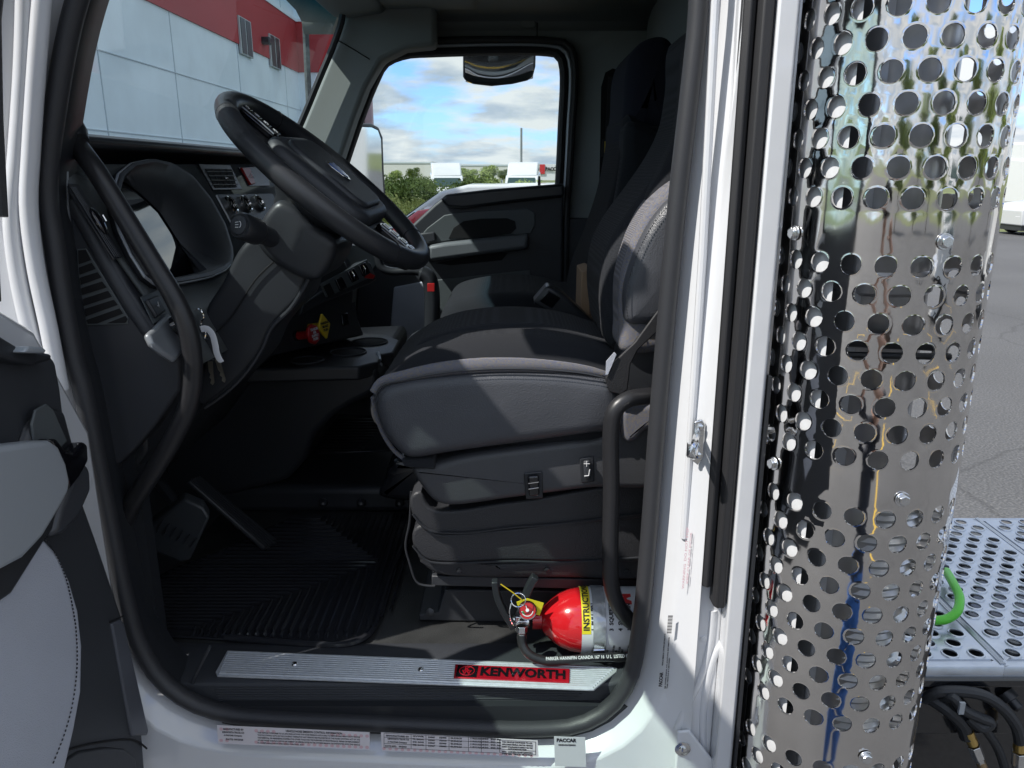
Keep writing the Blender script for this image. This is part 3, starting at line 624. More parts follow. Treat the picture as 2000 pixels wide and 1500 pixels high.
# ---- steering column and wheel
CW = V((-.326, 1.42, 2.135)); NW = V((.655, -.035, .755)).normalized()
e1 = V((0, 1, 0)); e1 = (e1-NW*e1.dot(NW)).normalized(); e2 = NW.cross(e1)     # e2 runs along the slope
if e2.z < 0: e2 = -e2
def Wp(a, b, h=0): return CW+e1*a+e2*b+NW*h
mb = MB(); n = 96; RW = .205
mb.tube([Wp(math.cos(6.2832*k/n)*RW, math.sin(6.2832*k/n)*RW) for k in range(n)], .0182, 18, closed=True)
wheel = mb.build('steering_wheel', PLS, truck)
for sgn in (1, -1):
    for da in (.62, -.62):
        a0 = math.pi/2*sgn+da; mb = MB()
        ctr = Wp(math.cos(a0)*RW, math.sin(a0)*RW); tg = (e2*math.cos(a0)-e1*math.sin(a0)); ra = (e1*math.cos(a0)+e2*math.sin(a0)); k = 24
        mb.tube([ctr+(ra*math.cos(6.2832*i/k)+NW*math.sin(6.2832*i/k))*.0182 for i in range(k)], .0009, 5, closed=True); mb.build('rim_seam', SHADE_SEAM, wheel)
mb = MB() # grained grip of the upper end
mb.tube([Wp(math.cos(a)*RW, math.sin(a)*RW) for a in [math.pi/2+.62+.42*i/12 for i in range(13)]], .0187, 18, caps=False); mb.build('grip_cover', LEAB, wheel)
def wpl(name, pts, h0, h1, m, bevel=.004, seg=3, par=None):
    q = MB(); q.prism([Wp(a, b, h0) for a, b in pts], NW*(h1-h0)); return q.build(name, m, par or wheel, bevel=bevel, seg=seg)
def rrect(a, b, r, k=5, skew=0):
    o = []
    for cx_, cy_, s in ((a-r, b-r, 0), (-a+r, b-r, 90), (-a+r, -b+r, 180), (a-r, -b+r, 270)):
        for i in range(k+1): t = R_(s+90*i/k); o.append((cx_+r*math.cos(t), cy_+r*math.sin(t)))
    return o
wpl('wheel_spoke', [(-.10,-.185),(-.06,-.205),(.06,-.205),(.10,-.185),(.10,-.10),(.10,.10),(.10,.185),(.06,.205),(-.06,.205),(-.10,.185),(-.10,.10),(-.10,-.10)], -.022, -.008, PLS, .008)
wpl('hub_pad', rrect(.120, .105, .045), -.018, .018, PLA, .014, 4)
wpl('pad_top', rrect(.085, .085, .035), .012, .026, PLA, .008, 4)
mb = MB(); mb.lathe([(.105, -.018), (.10, -.03), (.078, -.055), (.060, -.075), (.055, -.09)], CW, NW, 36); mb.build('wheel_boss', PLS, wheel)
for s, nm in ((1, 'upper'), (-1, 'lower')):
    bp = wpl('button_panel', [(x, s*.155+y) for x, y in rrect(.022, .044, .017)], -.008, .004, GLB, .003)
    for k in range(4):
        bt = wpl('wheel_button', [(x, s*.155-.030+.020*k+y) for x, y in rrect(.013, .008, .003)], .004, .0075, GLB, .002)
        mb = MB(); p0 = Wp(0, s*.155-.030+.020*k, .0079); mb.tube([p0-e2*.005, p0+e2*.005], .0007, 5); mb.tube([p0-e1*.004, p0+e1*.004], .0007, 5); mb.build('button_mark', WINK, wheel)
    mb = MB(); mb.tube([Wp(-.019, s*.155-.036, .005), Wp(-.020, s*.155, .006), Wp(-.019, s*.155+.036, .005)], .0012, 8); mb.build('panel_brightwork', SILP, wheel)
# small emblem on the pad: bright shield shape on blue
wpl('wheel_emblem', [(-.018,.023),(.018,.023),(.022,.008),(.015,-.016),(0,-.027),(-.015,-.016),(-.022,.008)], .026, .0285, CHR, .001)
wpl('emblem_field', [(-.014,.018),(.014,.018),(.017,.006),(.011,-.012),(0,-.021),(-.011,-.012),(-.017,.006)], .0285, .0295, mat('blue_enamel', (.06, .16, .50), .15, metal=.4, coat=.5), .0005)

def colm(name, px, y0, y1, m, r=.012, Yp=None, par=None, smth=True):
    q = MB(); pillow(q, xz(px, Yp or y0), y0, y1, r, 5, n=64, sm=smth); return q.build(name, m, par or truck, angle=50)
col = colm('steering_column', [(470,480),(510,450),(560,440),(620,470),(640,510),(602,548),(590,585),(555,620),(528,655),(508,700),(470,742),(430,778),(398,800),(372,775),(392,720),(402,670),(398,610),(430,555)], 1.36, 1.49, PLS, .014)
colm('column_shroud', [(505,436),(522,408),(542,392),(575,402),(608,440),(642,462),(655,478),(648,512),(622,545),(600,548),(560,532),(520,505),(497,470)], 1.335, 1.50, PLS, .016, par=col)
mb = MB(); mb.tube(cat([PY(x, y, 1.352) for x, y in [(603,545),(570,600),(530,640),(512,680),(480,728),(440,768),(400,796)]], 26, False), .004, 8); mb.build('column_seam', PLB, col)
mb = MB(); mb.tube(cat([PY(x, y, 1.356) for x, y in [(545,502),(500,545),(450,620),(410,660)]], 20, False), .0015, 6); mb.build('cover_seam', SHADE_SEAM, col)
s0 = PY(545, 470, 1.36); s1 = PY(468, 440, 1.27); ax = (s1-s0).normalized()
mb = MB(); L_ = (s1-s0).length; mb.lathe([(.022, 0), (.017, .02), (.0165, L_*.5), (.021, L_*.56), (.0225, L_*.62), (.0225, L_*.95), (.020, L_)], s0, ax, 28); stalk = mb.build('control_stalk', PLB, col)
mb = MB(); mb.lathe([(.0155, L_), (.015, L_+.003), (.011, L_+.004)], s0, ax, 24); mb.build('stalk_button', PLA, col)
mb = MB(); p = s1+ax*.0045; xx = V((1, 0, 0)); xx = (xx-ax*xx.dot(ax)).normalized(); yy = ax.cross(xx)
for k in range(3): mb.tube([p+xx*(-.005)+yy*(.004-.004*k), p+xx*.001+yy*(.0045-.0045*k)], .0006, 5)
mb.tube([p+xx*(.003+.003*math.cos(t))+yy*.005*math.sin(t) for t in [-1.5+3*i/8 for i in range(9)]], .0006, 5); mb.build('button_symbol', WINK, col)
mb = MB(); mb.lathe([(.028, -.004), (.028, .003), (.024, .006)], s0, ax, 24); mb.build('stalk_collar', PLA, col)

# ---- grab handles
mb = MB(); mb.tube(cat([PY(x, y, Y) for x, y, Y in [(128,250,1.22),(150,282,1.215),(185,330,1.19),(240,418,1.18),(300,515,1.17),(342,585,1.165),(368,650,1.165),(377,720,1.165),(368,790,1.165),(335,862,1.17),(290,935,1.18),(255,990,1.19),(236,1045,1.21),(228,1075,1.225)]], 70, False), .0150, 20)
gh = mb.build('grab_handle', TUBE, truck, label='long curved grab handle beside the dashboard')
mb = MB(); mb.lathe([(.026, 0), (.024, .02), (.0185, .035)], PY(128, 248, 1.225), (PY(168,305,1.2)-PY(128,248,1.225)), 24); mb.build('handle_socket', PLB, gh)
mb = MB(); mb.tube(cat([PY(x, y, Y) for x, y, Y in [(1300,772,1.20),(1262,774,1.18),(1225,781,1.165),(1202,800,1.16),(1194,835,1.16),(1194,950,1.16),(1192,1080,1.16),(1194,1140,1.16),(1206,1180,1.162),(1228,1210,1.17),(1258,1230,1.19)]], 70, False), .0135, 20)
mb.build('grab_handle', TUBE, truck, label='upright grab handle at the rear of the door opening')
mb = MB(); mb.tube(cat([PY(x, y, 2.35) for x, y in [(738,500),(745,522),(765,530),(812,530),(835,540),(843,565),(843,650)]], 50, False), [.012]*22+[.024]*28, 14)
gl = mb.build('shift_lever', PLB, truck)
mb = MB(); mb.prism([PY(x, y, 2.318) for x, y in [(835,553),(849,553),(849,569),(835,569)]], (0, -.006, 0)); mb.build('release_button', REDP, gl, bevel=.001)

# ---- driver's seat
seat_px = [(803,914),(850,906),(900,892),(1000,877),(1100,864),(1178,850),(1196,800),(1262,795),(1300,850),(1300,945),(1150,957),(1000,976),(872,990),(846,980),(822,952)]
mb = MB(); pillow(mb, xz(seat_px, 1.222), 1.222, 1.63, .014, 4, n=90); seat = mb.build('driver_seat', mat('seat_shell', (.058, .060, .066), .42, bump=.5, bscale=700), truck, angle=50)
def cush(name, px, Yp, y0, y1, m, r, par, bulge=.004, n=90, **k):
    q = MB(); pillow(q, xz(px, Yp), y0, y1, r, 7, bulge=bulge, n=n); return q.build(name, m, par, angle=60, **k)
CL = [(727,785),(738,760),(775,744),(860,731),(950,723),(1060,724),(1150,733),(1205,746),(1212,850),(1180,851),(1000,874),(880,890),(795,900),(765,877),(742,842)]
cush('cushion_side', CL, 1.196, 1.196, 1.30, LEA, .026, seat, 0)
cush('cushion', [(728,785),(742,752),(790,734),(1060,722),(1205,740),(1212,850),(1000,874),(795,898),(742,842)], 1.215, 1.225, 1.655, CLOTHD, .03, seat)
cush('cushion_top', [(748,752),(768,705),(810,668),(870,640),(960,625),(1060,627),(1150,648),(1230,690),(1230,800),(770,790)], 1.43, 1.212, 1.655, CLOTHD, .085, seat)
cush('cushion_insert', [(800,700),(830,652),(880,632),(960,619),(1060,621),(1150,643),(1215,672),(1215,760),(830,740)], 1.43, 1.335, 1.56, CLOTHK, .035, seat)
sm = [(729,772),(745,752),(790,740),(860,727),(950,719),(1060,720),(1150,729),(1200,742)]
mb = MB(); pth = cat([PY(x, y-6, 1.206) for x, y in sm], 60, False); rng = [.004+.0085*math.sin(math.pi*min(1, max(0, (i+6)/66))) for i in range(60)]
mb.tube(pth, rng, 12, sx=.55, up=(0, 0, 1)); mb.build('tweed_piping', TWEED, seat)
mb = MB(); pth = cat([PY(x, y+2, 1.197) for x, y in [(729,784)]+sm[1:]], 120, False); mb.tube(pth, .0016, 6); mb.build('cushion_seam', PLB, seat)
mb = MB(); pth = cat([PY(x, y+7, 1.1925) for x, y in [(733,790)]+sm[1:]], 190, False)
for i in range(0, 188, 2): mb.tube([pth[i], pth[i+1]], .0008, 5)
mb.build('stitching', PLB, seat)
mb = MB(); mb.tube(cat([PY(x, y, 1.225) for x, y in [(728,775),(735,810),(750,850),(772,882),(795,900)]], 16, False), .004, 8); mb.build('front_piping', TWEED, seat)
mb = MB(); mb.prism([PY(x, y, 1.21) for x, y in [(783,899),(846,896),(850,918),(790,912)]], (0, .05, 0)); mb.build('felt_tab', CLOTHD, seat, bevel=.003)
# backrest
cush('backrest', [(1178,655),(1163,600),(1160,540),(1170,482),(1196,430),(1240,370),(1288,300),(1316,240),(1330,160),(1342,60),(1440,60),(1432,400),(1350,685)], 1.43, 1.29, 1.62, CLOTHK, .05, seat, .0)
cush('backrest_bolster', [(1216,690),(1212,640),(1211,590),(1214,545),(1226,498),(1245,450),(1272,404),(1318,358),(1380,330),(1385,650),(1290,692)], 1.21, 1.215, 1.36, TWEED, .022, seat, .002)
cush('bolster_side', [(1226,632),(1219,600),(1221,560),(1234,512),(1254,464),(1282,418),(1322,378),(1385,350),(1385,620),(1290,636)], 1.20, 1.199, 1.30, LEA, .022, seat, .004)
mb = MB(); pth = cat([PY(x, y, 1.1965) for x, y in [(1227,624),(1224,600),(1226,560),(1238,514),(1258,468),(1286,424),(1325,384)]], 90, False)
for i in range(0, 88, 2): mb.tube([pth[i], pth[i+1]], .0009, 5)
mb.build('stitching', PLB, seat)
cush('backrest_upper', [(1255,400),(1285,330),(1310,270),(1322,200),(1340,90),(1400,90),(1400,400),(1330,430)], 1.33, 1.27, 1.36, CLOTHD, .03, seat, .0)
cush('side_cushion', [(1214,800),(1270,786),(1300,790),(1300,830),(1262,838),(1240,858),(1224,862),(1214,850)], 1.215, 1.205, 1.30, TWEED, .012, seat, .0)
cush('recliner_cover', [(1212,700),(1240,660),(1290,640),(1300,700),(1300,790),(1262,792),(1222,770)], 1.225, 1.235, 1.32, PLB, .012, seat, .0)
# seat controls
for (x0, x1, y0, y1) in ((1023, 1061, 921, 974), (1131, 1161, 892, 942)):
    mb = MB(); mb.prism([PY(x, y, 1.2225) for x, y in [(x0,y0+2),(x1-2,y0-2),(x1,y1-3),(x0+4,y1)]], (0, -.004, 0)); fr_ = mb.build('switch_bezel', PLB, seat, bevel=.002)
    mb = MB(); mb.prism([PY(x, y, 1.2175) for x, y in [(x0+7,y0+6),(x1-9,y0+4),(x1-7,y1-10),(x0+10,y1-7)]], (0, -.009, 0)); mb.build('seat_switch', PLA if x0 > 1100 else GLB, seat, bevel=.004, seg=3)
mb = MB(); c = PY(1146, 906, 1.2080); mb.tube([c+V((-.005, 0, 0)), c+V((.005, 0, 0))], .0006, 5); mb.tube([c+V((0, 0, -.005)), c+V((0, 0, .005))], .0006, 5)
mb.tube([PY(1141,930,1.208), PY(1150,929,1.208), PY(1152,917,1.208)], .0009, 5); mb.build('switch_symbol', WINK, seat)
mb = MB()
for y in (944, 955): mb.tube([PY(1032,y,1.2075), PY(1052,y-3,1.2075)], .0014, 6)
mb.build('switch_line', CHR, seat)
# suspension bellows
cush('bellows', [(803,968),(822,958),(845,992),(1000,979),(1270,950),(1270,1000),(1100,1022),(1000,1030),(900,1041),(830,1034),(806,1004)], 1.26, 1.255, 1.62, LEAB, .006, seat, 0)
cush('bellows', [(808,1036),(828,1026),(850,1042),(1000,1034),(1270,1010),(1270,1088),(1100,1098),(1000,1096),(860,1100),(826,1092),(806,1066)], 1.26, 1.262, 1.62, LEAB, .006, seat, 0)
cush('bellows_skirt', [(815,1086),(850,1102),(1000,1100),(1270,1094),(1270,1126),(1100,1130),(900,1128),(852,1122),(828,1106)], 1.275, 1.275, 1.62, LEAB, .008, seat, .001)
mb = MB(); mb.tube(cat([PY(x, y, 1.253) for x, y in [(806,1004),(835,1034),(900,1041),(1000,1030),(1100,1022),(1262,1001)]], 40, False), .0022, 6)
mb.tube(cat([PY(x, y, 1.260) for x, y in [(806,1066),(832,1094),(860,1100),(1000,1096),(1100,1098),(1262,1088)]], 40, False), .0022, 6); mb.build('bellows_piping', PLB, seat)
for x, y in ((897, 1114), (1068, 1112), (1225, 1116)):
    mb = MB(); mb.lathe([(.0055, 0), (.005, .002), (.002, .003)], PY(x, y, 1.274), (0, -1, 0), 16); mb.build('snap_stud', PLB, seat)
mb = MB(); mb.prism([PY(x, y, 1.29) for x, y in [(843,1125),(1280,1134),(1280,1154),(843,1144)]], (0, .3, 0)); mb.build('seat_rail', PLA, seat, bevel=.002)
mb = MB(); mb.prism([PY(x, y, 1.34) for x, y in [(868,1152),(1280,1156),(1280,1222),(818,1212),(818,1200),(856,1196)]], (0, .3, 0)); fb = mb.build('seat_mount', PLA, seat, bevel=.003)
mb = MB(); mb.lathe([(.009, 0), (.009, .006), (.004, .008)], PY(840, 1194, 1.335), (0, -1, .3), 6); mb.build('mount_bolt', PLB, seat)
mb = MB(); mb.tube(cat([PY(x, y, 1.28) for x, y in [(803,960),(800,1020),(792,1066),(800,1100),(815,1138),(835,1144),(850,1144)]], 30, False), .0022, 8); mb.build('release_wire', PLS, seat)
mb = MB(); mb.prism([PY(x, y, 1.19) for x, y in [(1299,588),(1297,636),(1246,684),(1232,712),(1226,762),(1212,772),(1190,766),(1182,740),(1200,706),(1240,668)]], (0, .006, 0)); mb.build('seat_belt', BELT, seat, bevel=.002)
mb = MB(); mb.prism([PY(x, y, 1.186) for x, y in [(1184,706),(1200,688),(1204,692),(1194,716),(1187,732),(1183,732)]], (0, .002, 0)); tg_ = mb.build('belt_label', LGRY, seat)
mb = MB(); mb.prism([PY(x, y, 1.70) for x, y in [(1070,557),(1100,574),(1172,640),(1176,668),(1130,650),(1040,592)]], (0, .07, 0)); ar = mb.build('armrest', PLB, seat, bevel=.008, seg=3)
mb = MB(); mb.prism([PY(x, y, 1.697) for x, y in [(1072,568),(1094,582),(1078,602),(1054,588)]], (0, -.002, 0)); mb.build('armrest_badge', GLB, seat, bevel=.001)

# ---- passenger seat
ps = MB(); pillow(ps, xz([(868,640),(872,606),(900,590),(1080,590),(1150,600),(1165,650),(1160,720),(880,720)], 2.15), 2.12, 2.62, .03, 5); pseat = ps.build('passenger_seat', CLOTHD, truck, angle=60)
cush('cushion', [(866,606),(880,584),(930,568),(1010,561),(1080,570),(1150,600),(1165,650),(1160,680),(872,650)], 2.25, 2.10, 2.62, CLOTHD, .07, pseat)
cush('backrest', [(1118,640),(1116,580),(1130,520),(1158,450),(1184,370),(1200,290),(1210,230),(1255,250),(1308,260),(1308,640)], 2.3, 2.12, 2.60, CLOTHD, .06, pseat)
cush('backrest_bolster', [(1150,650),(1138,600),(1146,550),(1172,480),(1196,400),(1212,310),(1222,240),(1262,250),(1308,300),(1312,640)], 2.15, 2.08, 2.24, CLOTHK, .04, pseat)
cush('head_rest', [(1207,282),(1213,210),(1216,150),(1226,112),(1250,86),(1286,78),(1305,92),(1309,140),(1310,250),(1260,262),(1222,298)], 2.25, 2.16, 2.55, mat('navy_weave', (.012, .013, .024), .95, bump=.5, bscale=500), .05, pseat)

# loose things in the cab
cb_ = MB(); cb_.prism([PY(x, y, 1.80) for x, y in [(1136,531),(1152,526),(1172,536),(1172,640),(1133,624)]], (0, .14, 0)); bx_ = cb_.build('cardboard_box', CARD, None, bevel=.002)
tag(bx_, 'brown cardboard box wedged between the two seats', 'box')
mb = MB(); mb.prism([PY(x, y, 1.797) for x, y in [(1151,527),(1154,528),(1154,632),(1151,631)]], (0, -.001, 0)); mb.build('box_seam', mat('card_edge', (.16, .10, .06), .9), bx_)

# ---- sill of the opening
mb = MB(); sec = [(1.27, 1.2965), (1.245, 1.303), (1.157, 1.3035), (1.146, 1.298), (1.139, 1.262), (1.136, 1.236), (1.17, 1.236)]
xs_ = [-.66, -.60, .17, .20]
mb.loft([[V((x, y, z+(.006 if x in (xs_[0], xs_[-1]) else 0))) for y, z in sec] for x in xs_]); sill = mb.build('sill_trim', PLA, truck, bevel=.003)
mb = MB(); k0, k1 = PY(392, 1340, 1.14), PY(1192, 1352, 1.14)
for i in range(11):
    t = i/10; y = 1.1465-.0085*t; z = 1.294-.042*t; dx = .03*t*(1-t)*0
    mb.tube([V((k0.x+.02+.015*t, y-.001, z)), V((k1.x-.03-.06*t, y-.001, z))], .0013, 6)
mb.build('step_ribs', PLA, sill)
mb = MB(); mb.tube([PY(x, y, 1.145) for x, y in [(410,1262),(378,1326),(375,1334)]], .003, 8); mb.build('sill_ridge', PLA, sill)
tz = 1.3075; TP = [(444,1270),(1190,1300),(1206,1304),(1204,1312),(1160,1346),(1146,1346),(424,1319),(421,1312)]
tp = [PZ(x, y, tz) for x, y in TP]
mb = MB(); mb.prism(tp, (0, 0, -.004)); tread = mb.build('tread_plate', ALU, sill, bevel=.001)
mb = MB(); yn = PZ(700, 1328, tz).y; yf = PZ(700, 1281, tz).y
tp2 = [(p.x, p.y) for p in tp]
Lq = [PZ(428, 1317, tz), PZ(446, 1272, tz)]; Rq = [PZ(1156, 1344, tz), PZ(1200, 1304, tz)]
for i in range(11):
    f = .04+.92*i/10; l_ = Lq[0].lerp(Lq[1], f); r_ = Rq[0].lerp(Rq[1], f)
    mb.prism([l_+V((0, -.0022, 0)), l_+V((0, -.0010, .0022)), l_+V((0, .0010, .0022)), l_+V((0, .0022, 0))], r_-l_)
mb.build('tread_ribs', ALU, sill)
for x, y in ((575, 1297), (822, 1308)):
    mb = MB(); mb.lathe([(.0055, 0), (.0045, .0022), (.002, .0012)], PZ(x, y, tz+.0015), (0, 0, 1), 16); mb.build('tread_screw', CHR, sill)
zb_ = tz+.0042; BD = [(889,1297),(1113,1306),(1112,1333),(886,1323)]
mb = MB(); mb.prism([PZ(x, y, zb_) for x, y in BD], (0, 0, -.003)); badge = mb.build('sill_badge', REDB, sill, bevel=.0008)
b0, b1, b3 = [PZ(x, y, zb_+.0003) for x, y in (BD[3], BD[2], BD[0])]
bx = (b1-b0).normalized(); by = V((0, 0, 1)).cross(bx)*1; bw = (b1-b0).length; bh = (b3-b0).length
mb = MB(); q = b0+bx*.003+by*.003; s_ = bh-.006; mb.prism([q, q+bx*s_*1.15, q+bx*s_*1.15+by*s_, q+by*s_], (0, 0, .0004)); mb.build('badge_field', GLB, sill)
mb = MB(); cc_ = q+bx*s_*.57+by*s_*.5+V((0, 0, .0009)); mb.tube([cc_+bx*math.cos(t)*s_*.42+by*math.sin(t)*s_*.40 for t in [6.2832*i/24 for i in range(24)]], .0009, 6, closed=True)
textmesh(mb, 'K', s_*.50, cc_+by*s_*.14, bx, by, .0005, align='CENTER'); textmesh(mb, 'W', s_*.50, cc_-by*s_*.16, bx, by, .0005, align='CENTER'); mb.build('badge_emblem', REDB, sill)
mb = MB(); textmesh(mb, 'KENWORTH', bh*.86, b0+bx*(s_*1.3+.003)+by*bh*.50+V((0, 0, .0006)), bx, by, .0011, extrude=.0004, sx=1.22)
tw = max((v-b0).dot(bx) for v in mb.v)-(s_*1.3+.003); kx = (bw-s_*1.3-.010)/tw; o_ = b0+bx*(s_*1.3+.003)
mb.v = [o_+bx*((v-o_).dot(bx)*kx)+by*(v-o_).dot(by)+V((0, 0, (v-o_).z)) for v in mb.v]; mb.build('badge_lettering', GLB, sill)

# ---- rubber floor mats
zm = 1.302
MO = [(262,1238),(248,1190),(262,1150),(330,1112),(440,1070),(520,1030),(590,1000),(606,994),(800,1001),(806,1012),(795,1050),(765,1120),(742,1190),(728,1232),(706,1252),(676,1262),(640,1263),(440,1248)]
mp_ = [PZ(x, y, zm) for x, y in MO]
mb = MB(); mb.prism(mp_, (0, 0, -.005)); fmat = mb.build('floor_mat', MATR, None, bevel=.002); tag(fmat, 'glossy black rubber floor mat with angled ribs in front of the driver seat', 'floor mat')
mb = MB(); mb.tube(cat([p+V((0, 0, .003)) for p in [mp_[i] for i in range(8, 18)]], 60, False), .0075, 8, sx=.8); mb.build('mat_rim', MATR, fmat)
mb = MB()
LB = [(1238,268),(1190,256),(1150,272),(1112,338),(1070,448),(1030,530),(1002,594)]
def leftx(Yv):
    pts = sorted([(PZ(x, y, zm).y, PZ(x, y, zm).x) for y, x in LB])
    for (ya, xa), (yb, xb) in zip(pts, pts[1:]):
        if ya <= Yv <= yb: return xa+(xb-xa)*(Yv-ya)/(yb-ya)+.006
    return pts[-1][1]+.01 if Yv > pts[-1][0] else pts[0][1]+.01
def rib(path):
    P = cat([p for p in path], max(8, len(path)*4), False) if False else path
    mb.tube(P, .0034, 6)
nE = PZ(600, 1246, zm).y; fE = PZ(700, 1004, zm).y
for i in range(20):
    t = i/19; x = 384+(738-384)*t; y = 1224+(1099-1224)*t; c = PZ(x, y, zm+.002)
    xl = leftx(c.y)
    P = [V((xl, c.y, c.z)), V((c.x-.008, c.y, c.z)), V((c.x-.002, c.y-.002, c.z)), V((c.x, c.y-.008, c.z)), V((c.x, nE+.022, c.z)), V((c.x+.004, nE+.016, c.z)), V((c.x+.004, nE+.004, c.z))]
    if c.y-.008 < nE+.022: P = P[:3]+[V((c.x, nE+.004, c.z))]
    rib(P)
for i in range(12):
    t = i/11; x = 626+(738-626)*t; y = 1012+(1094-1012)*t; c = PZ(x, y, zm+.002); xl = leftx(c.y)
    rib([V((xl, c.y, c.z)), V((c.x-.008, c.y, c.z)), V((c.x-.002, c.y+.002, c.z)), V((c.x, c.y+.008, c.z)), V((c.x, fE-.002, c.z))] if xl < c.x-.01 else [V((c.x, c.y+.008, c.z)), V((c.x, fE-.002, c.z))])
for k in range(5):
    a_ = PZ(745+k*12, 1090-k*2, zm+.002); mb.tube([V((a_.x, max(nE+.01, 1.29+.02*k), a_.z)), V((a_.x, fE-.003, a_.z))], .0027, 6)
mb.build('mat_ribs', MATR, fmat)
zm2 = 1.372; M2 = [(590,886),(780,878),(790,830),(760,812),(640,806),(600,830)]
mb = MB(); mb.prism([PZ(x, y, zm2) for x, y in M2], (0, 0, -.004)); fm2 = mb.build('floor_mat', MATR, None, bevel=.002); tag(fm2, 'second ribbed black mat on the passenger floor beyond the tunnel step', 'floor mat')
mb = MB()
for k in range(12):
    y = 878-5.4*k; a_ = PZ(606+k*2, y, zm2+.002); b_ = PZ(700+k*6 if k < 11 else 770, y, zm2+.002); mb.tube([a_, b_], .0022, 6)
mb.build('mat_ribs', MATR, fm2)
for x in (632, 706, 781):
    mb = MB(); mb.lathe([(.012, 0), (.011, .01), (.006, .014)], PY(x, 984, 1.845), (0, -.6, 1), 14); mb.build('mat_clip', PLB, truck)
mb = MB(); pillow(mb, xz([(742,965),(746,945),(754,930),(756,915),(766,905),(768,895),(800,893),(830,900),(830,968)], 1.72), 1.70, 1.84, .02, 4); mb.build('lever_boot', MATR, truck)
# pedals
mb = MB(); P_ = [(272,1055),(300,1022),(335,995),(360,975),(398,992),(410,1012),(388,1060),(372,1095),(352,1100),(300,1078)]
mb.prism([PY(x, y, 1.44) for x, y in P_], (-.01, .03, .006)); bpd = mb.build('brake_pedal', mat('hazy_film', (.038, .042, .047), .35, bump=.4, bscale=300), truck, bevel=.006, seg=3)
mb = MB()
for k in range(6): mb.tube([PY(318+k*13, 1040+k*7-24, 1.436), PY(306+k*13, 1062+k*6-24, 1.436)], .0016, 6)
mb.tube([PY(345,985,1.47), PY(300,930,1.52), PY(240,880,1.6)], .012, 8); mb.build('pedal_ribs', PLB, bpd)
mb = MB(); A = [PY(370,938,1.60), PY(392,930,1.66), PY(548,1058,1.69), PY(520,1070,1.62)]; nrm = (A[1]-A[0]).cross(A[3]-A[0]).normalized()
mb.prism(A, nrm*.012*(-1 if nrm.z > 0 else 1)); acc = mb.build('accelerator_pedal', PLS, truck, bevel=.004)
mb = MB(); up_ = nrm if nrm.z > 0 else -nrm
for k in range(5):
    f = .15+.17*k; mb.tube([A[0].lerp(A[1], f)+up_*.001, A[3].lerp(A[2], f)+up_*.001], .0022, 6)
mb.build('pedal_ribs', PLB, acc)

# ---- keys hanging from the ignition
kr = thing('key_ring', 'bunch of two keys with black fobs and a white paper tag hanging beside the column', 'keys', PY(400, 640, 1.30))
mb = MB(); mb.tube(cat([PY(x, y, 1.30) for x, y in [(380,606),(390,604),(398,618),(392,630),(398,640),(402,650),(400,660)]], 20, False), .0020, 8); mb.build('ring', CHR, kr)
mb = MB(); mb.tube(cat([PY(x, y, 1.297) for x, y in [(392,643),(404,642),(414,652),(420,672),(424,692),(432,708)]], 20, False), .0055, 8, sx=.12, up=(1, 0, 0)); mb.build('paper_tag', PAPR, kr)
for (p, q_) in (((405,660),(410,706)), ((412,664),(424,702))):
    a_ = PY(*p, 1.30); b_ = PY(*q_, 1.297); d_ = (b_-a_).normalized(); s_ = d_.cross(V((0, 1, 0)))
    mb = MB(); mb.prism([a_-s_*.007, a_+s_*.007, b_+s_*.009, b_-s_*.009], (0, .009, 0)); kk = mb.build('key_fob', PLB, kr, bevel=.003)
    e_ = b_+d_*.038; mb = MB(); mb.prism([b_-s_*.004, b_+s_*.004, e_+s_*.0035, e_+d_*.004, e_-s_*.0035, e_-s_*.001-d_*.006, e_-s_*.004-d_*.010, e_-s_*.0015-d_*.015, e_-s_*.004-d_*.02], (0, .002, 0)); mb.build('key_blade', mat('nickel', (.62, .58, .48), .3, metal=1), kr)

# ---- fire extinguisher clamped beside the seat
EY, EZ, ER = 1.238, 1.366, .0585
fe = thing('fire_extinguisher', 'red fire extinguisher lying beside the driver seat behind the grab handle', 'extinguisher', (.12, EY, EZ))
def ex(px, py=1213): return PY(px, py, EY).x
x0 = ex(1060)
mb = MB(); mb.lathe([(.014, ex(1040)), (.014, x0-.002), (.022, x0), (.036, ex(1076)), (.047, ex(1092)), (.054, ex(1110)), (ER-.001, ex(1128)), (ER, ex(1136)), (ER, .27), (.05, .29), (.02, .295)], (0, EY, EZ), (1, 0, 0), 48); mb.build('cylinder', RED, fe)
def cylpt(ang, x, r): return V((x, EY-math.cos(ang)*r, EZ+math.sin(ang)*r))
def shell(name, xa, xb, a0, a1, r, m, par=fe):
    q = MB(); q.loft([[cylpt(R_(a0+(a1-a0)*i/24), xa, r) for i in range(25)], [cylpt(R_(a0+(a1-a0)*i/24), xb, r) for i in range(25)]], closed=False, caps=False); return q.build(name, m, par)
shell('label_sheet', ex(1131), .262, -75, 120, ER+.0006, PAPR)
shell('label_heading', ex(1131), ex(1148), 8, 118, ER+.0010, YLB)
def wraptext(txt, size, xax, ang0, bold, mat_, name, r=ER+.0013, par=fe, sx=1):
    t_ = MB(); textmesh(t_, txt, size, (0, 0, 0), (1, 0, 0), (0, 1, 0), bold, extrude=.0001, sx=sx)
    t_.v = [cylpt(R_(ang0)+v.x/r, xax-v.y, r+v.z) for v in t_.v]; return t_
mb = wraptext('INSTRUCTIONS', .0145, (ex(1131)+ex(1148))/2+.0005, 14, .0005, INK, 'l'); mb.build('label_lettering', INK, fe)
mb = MB(); rnd = random.Random(3)
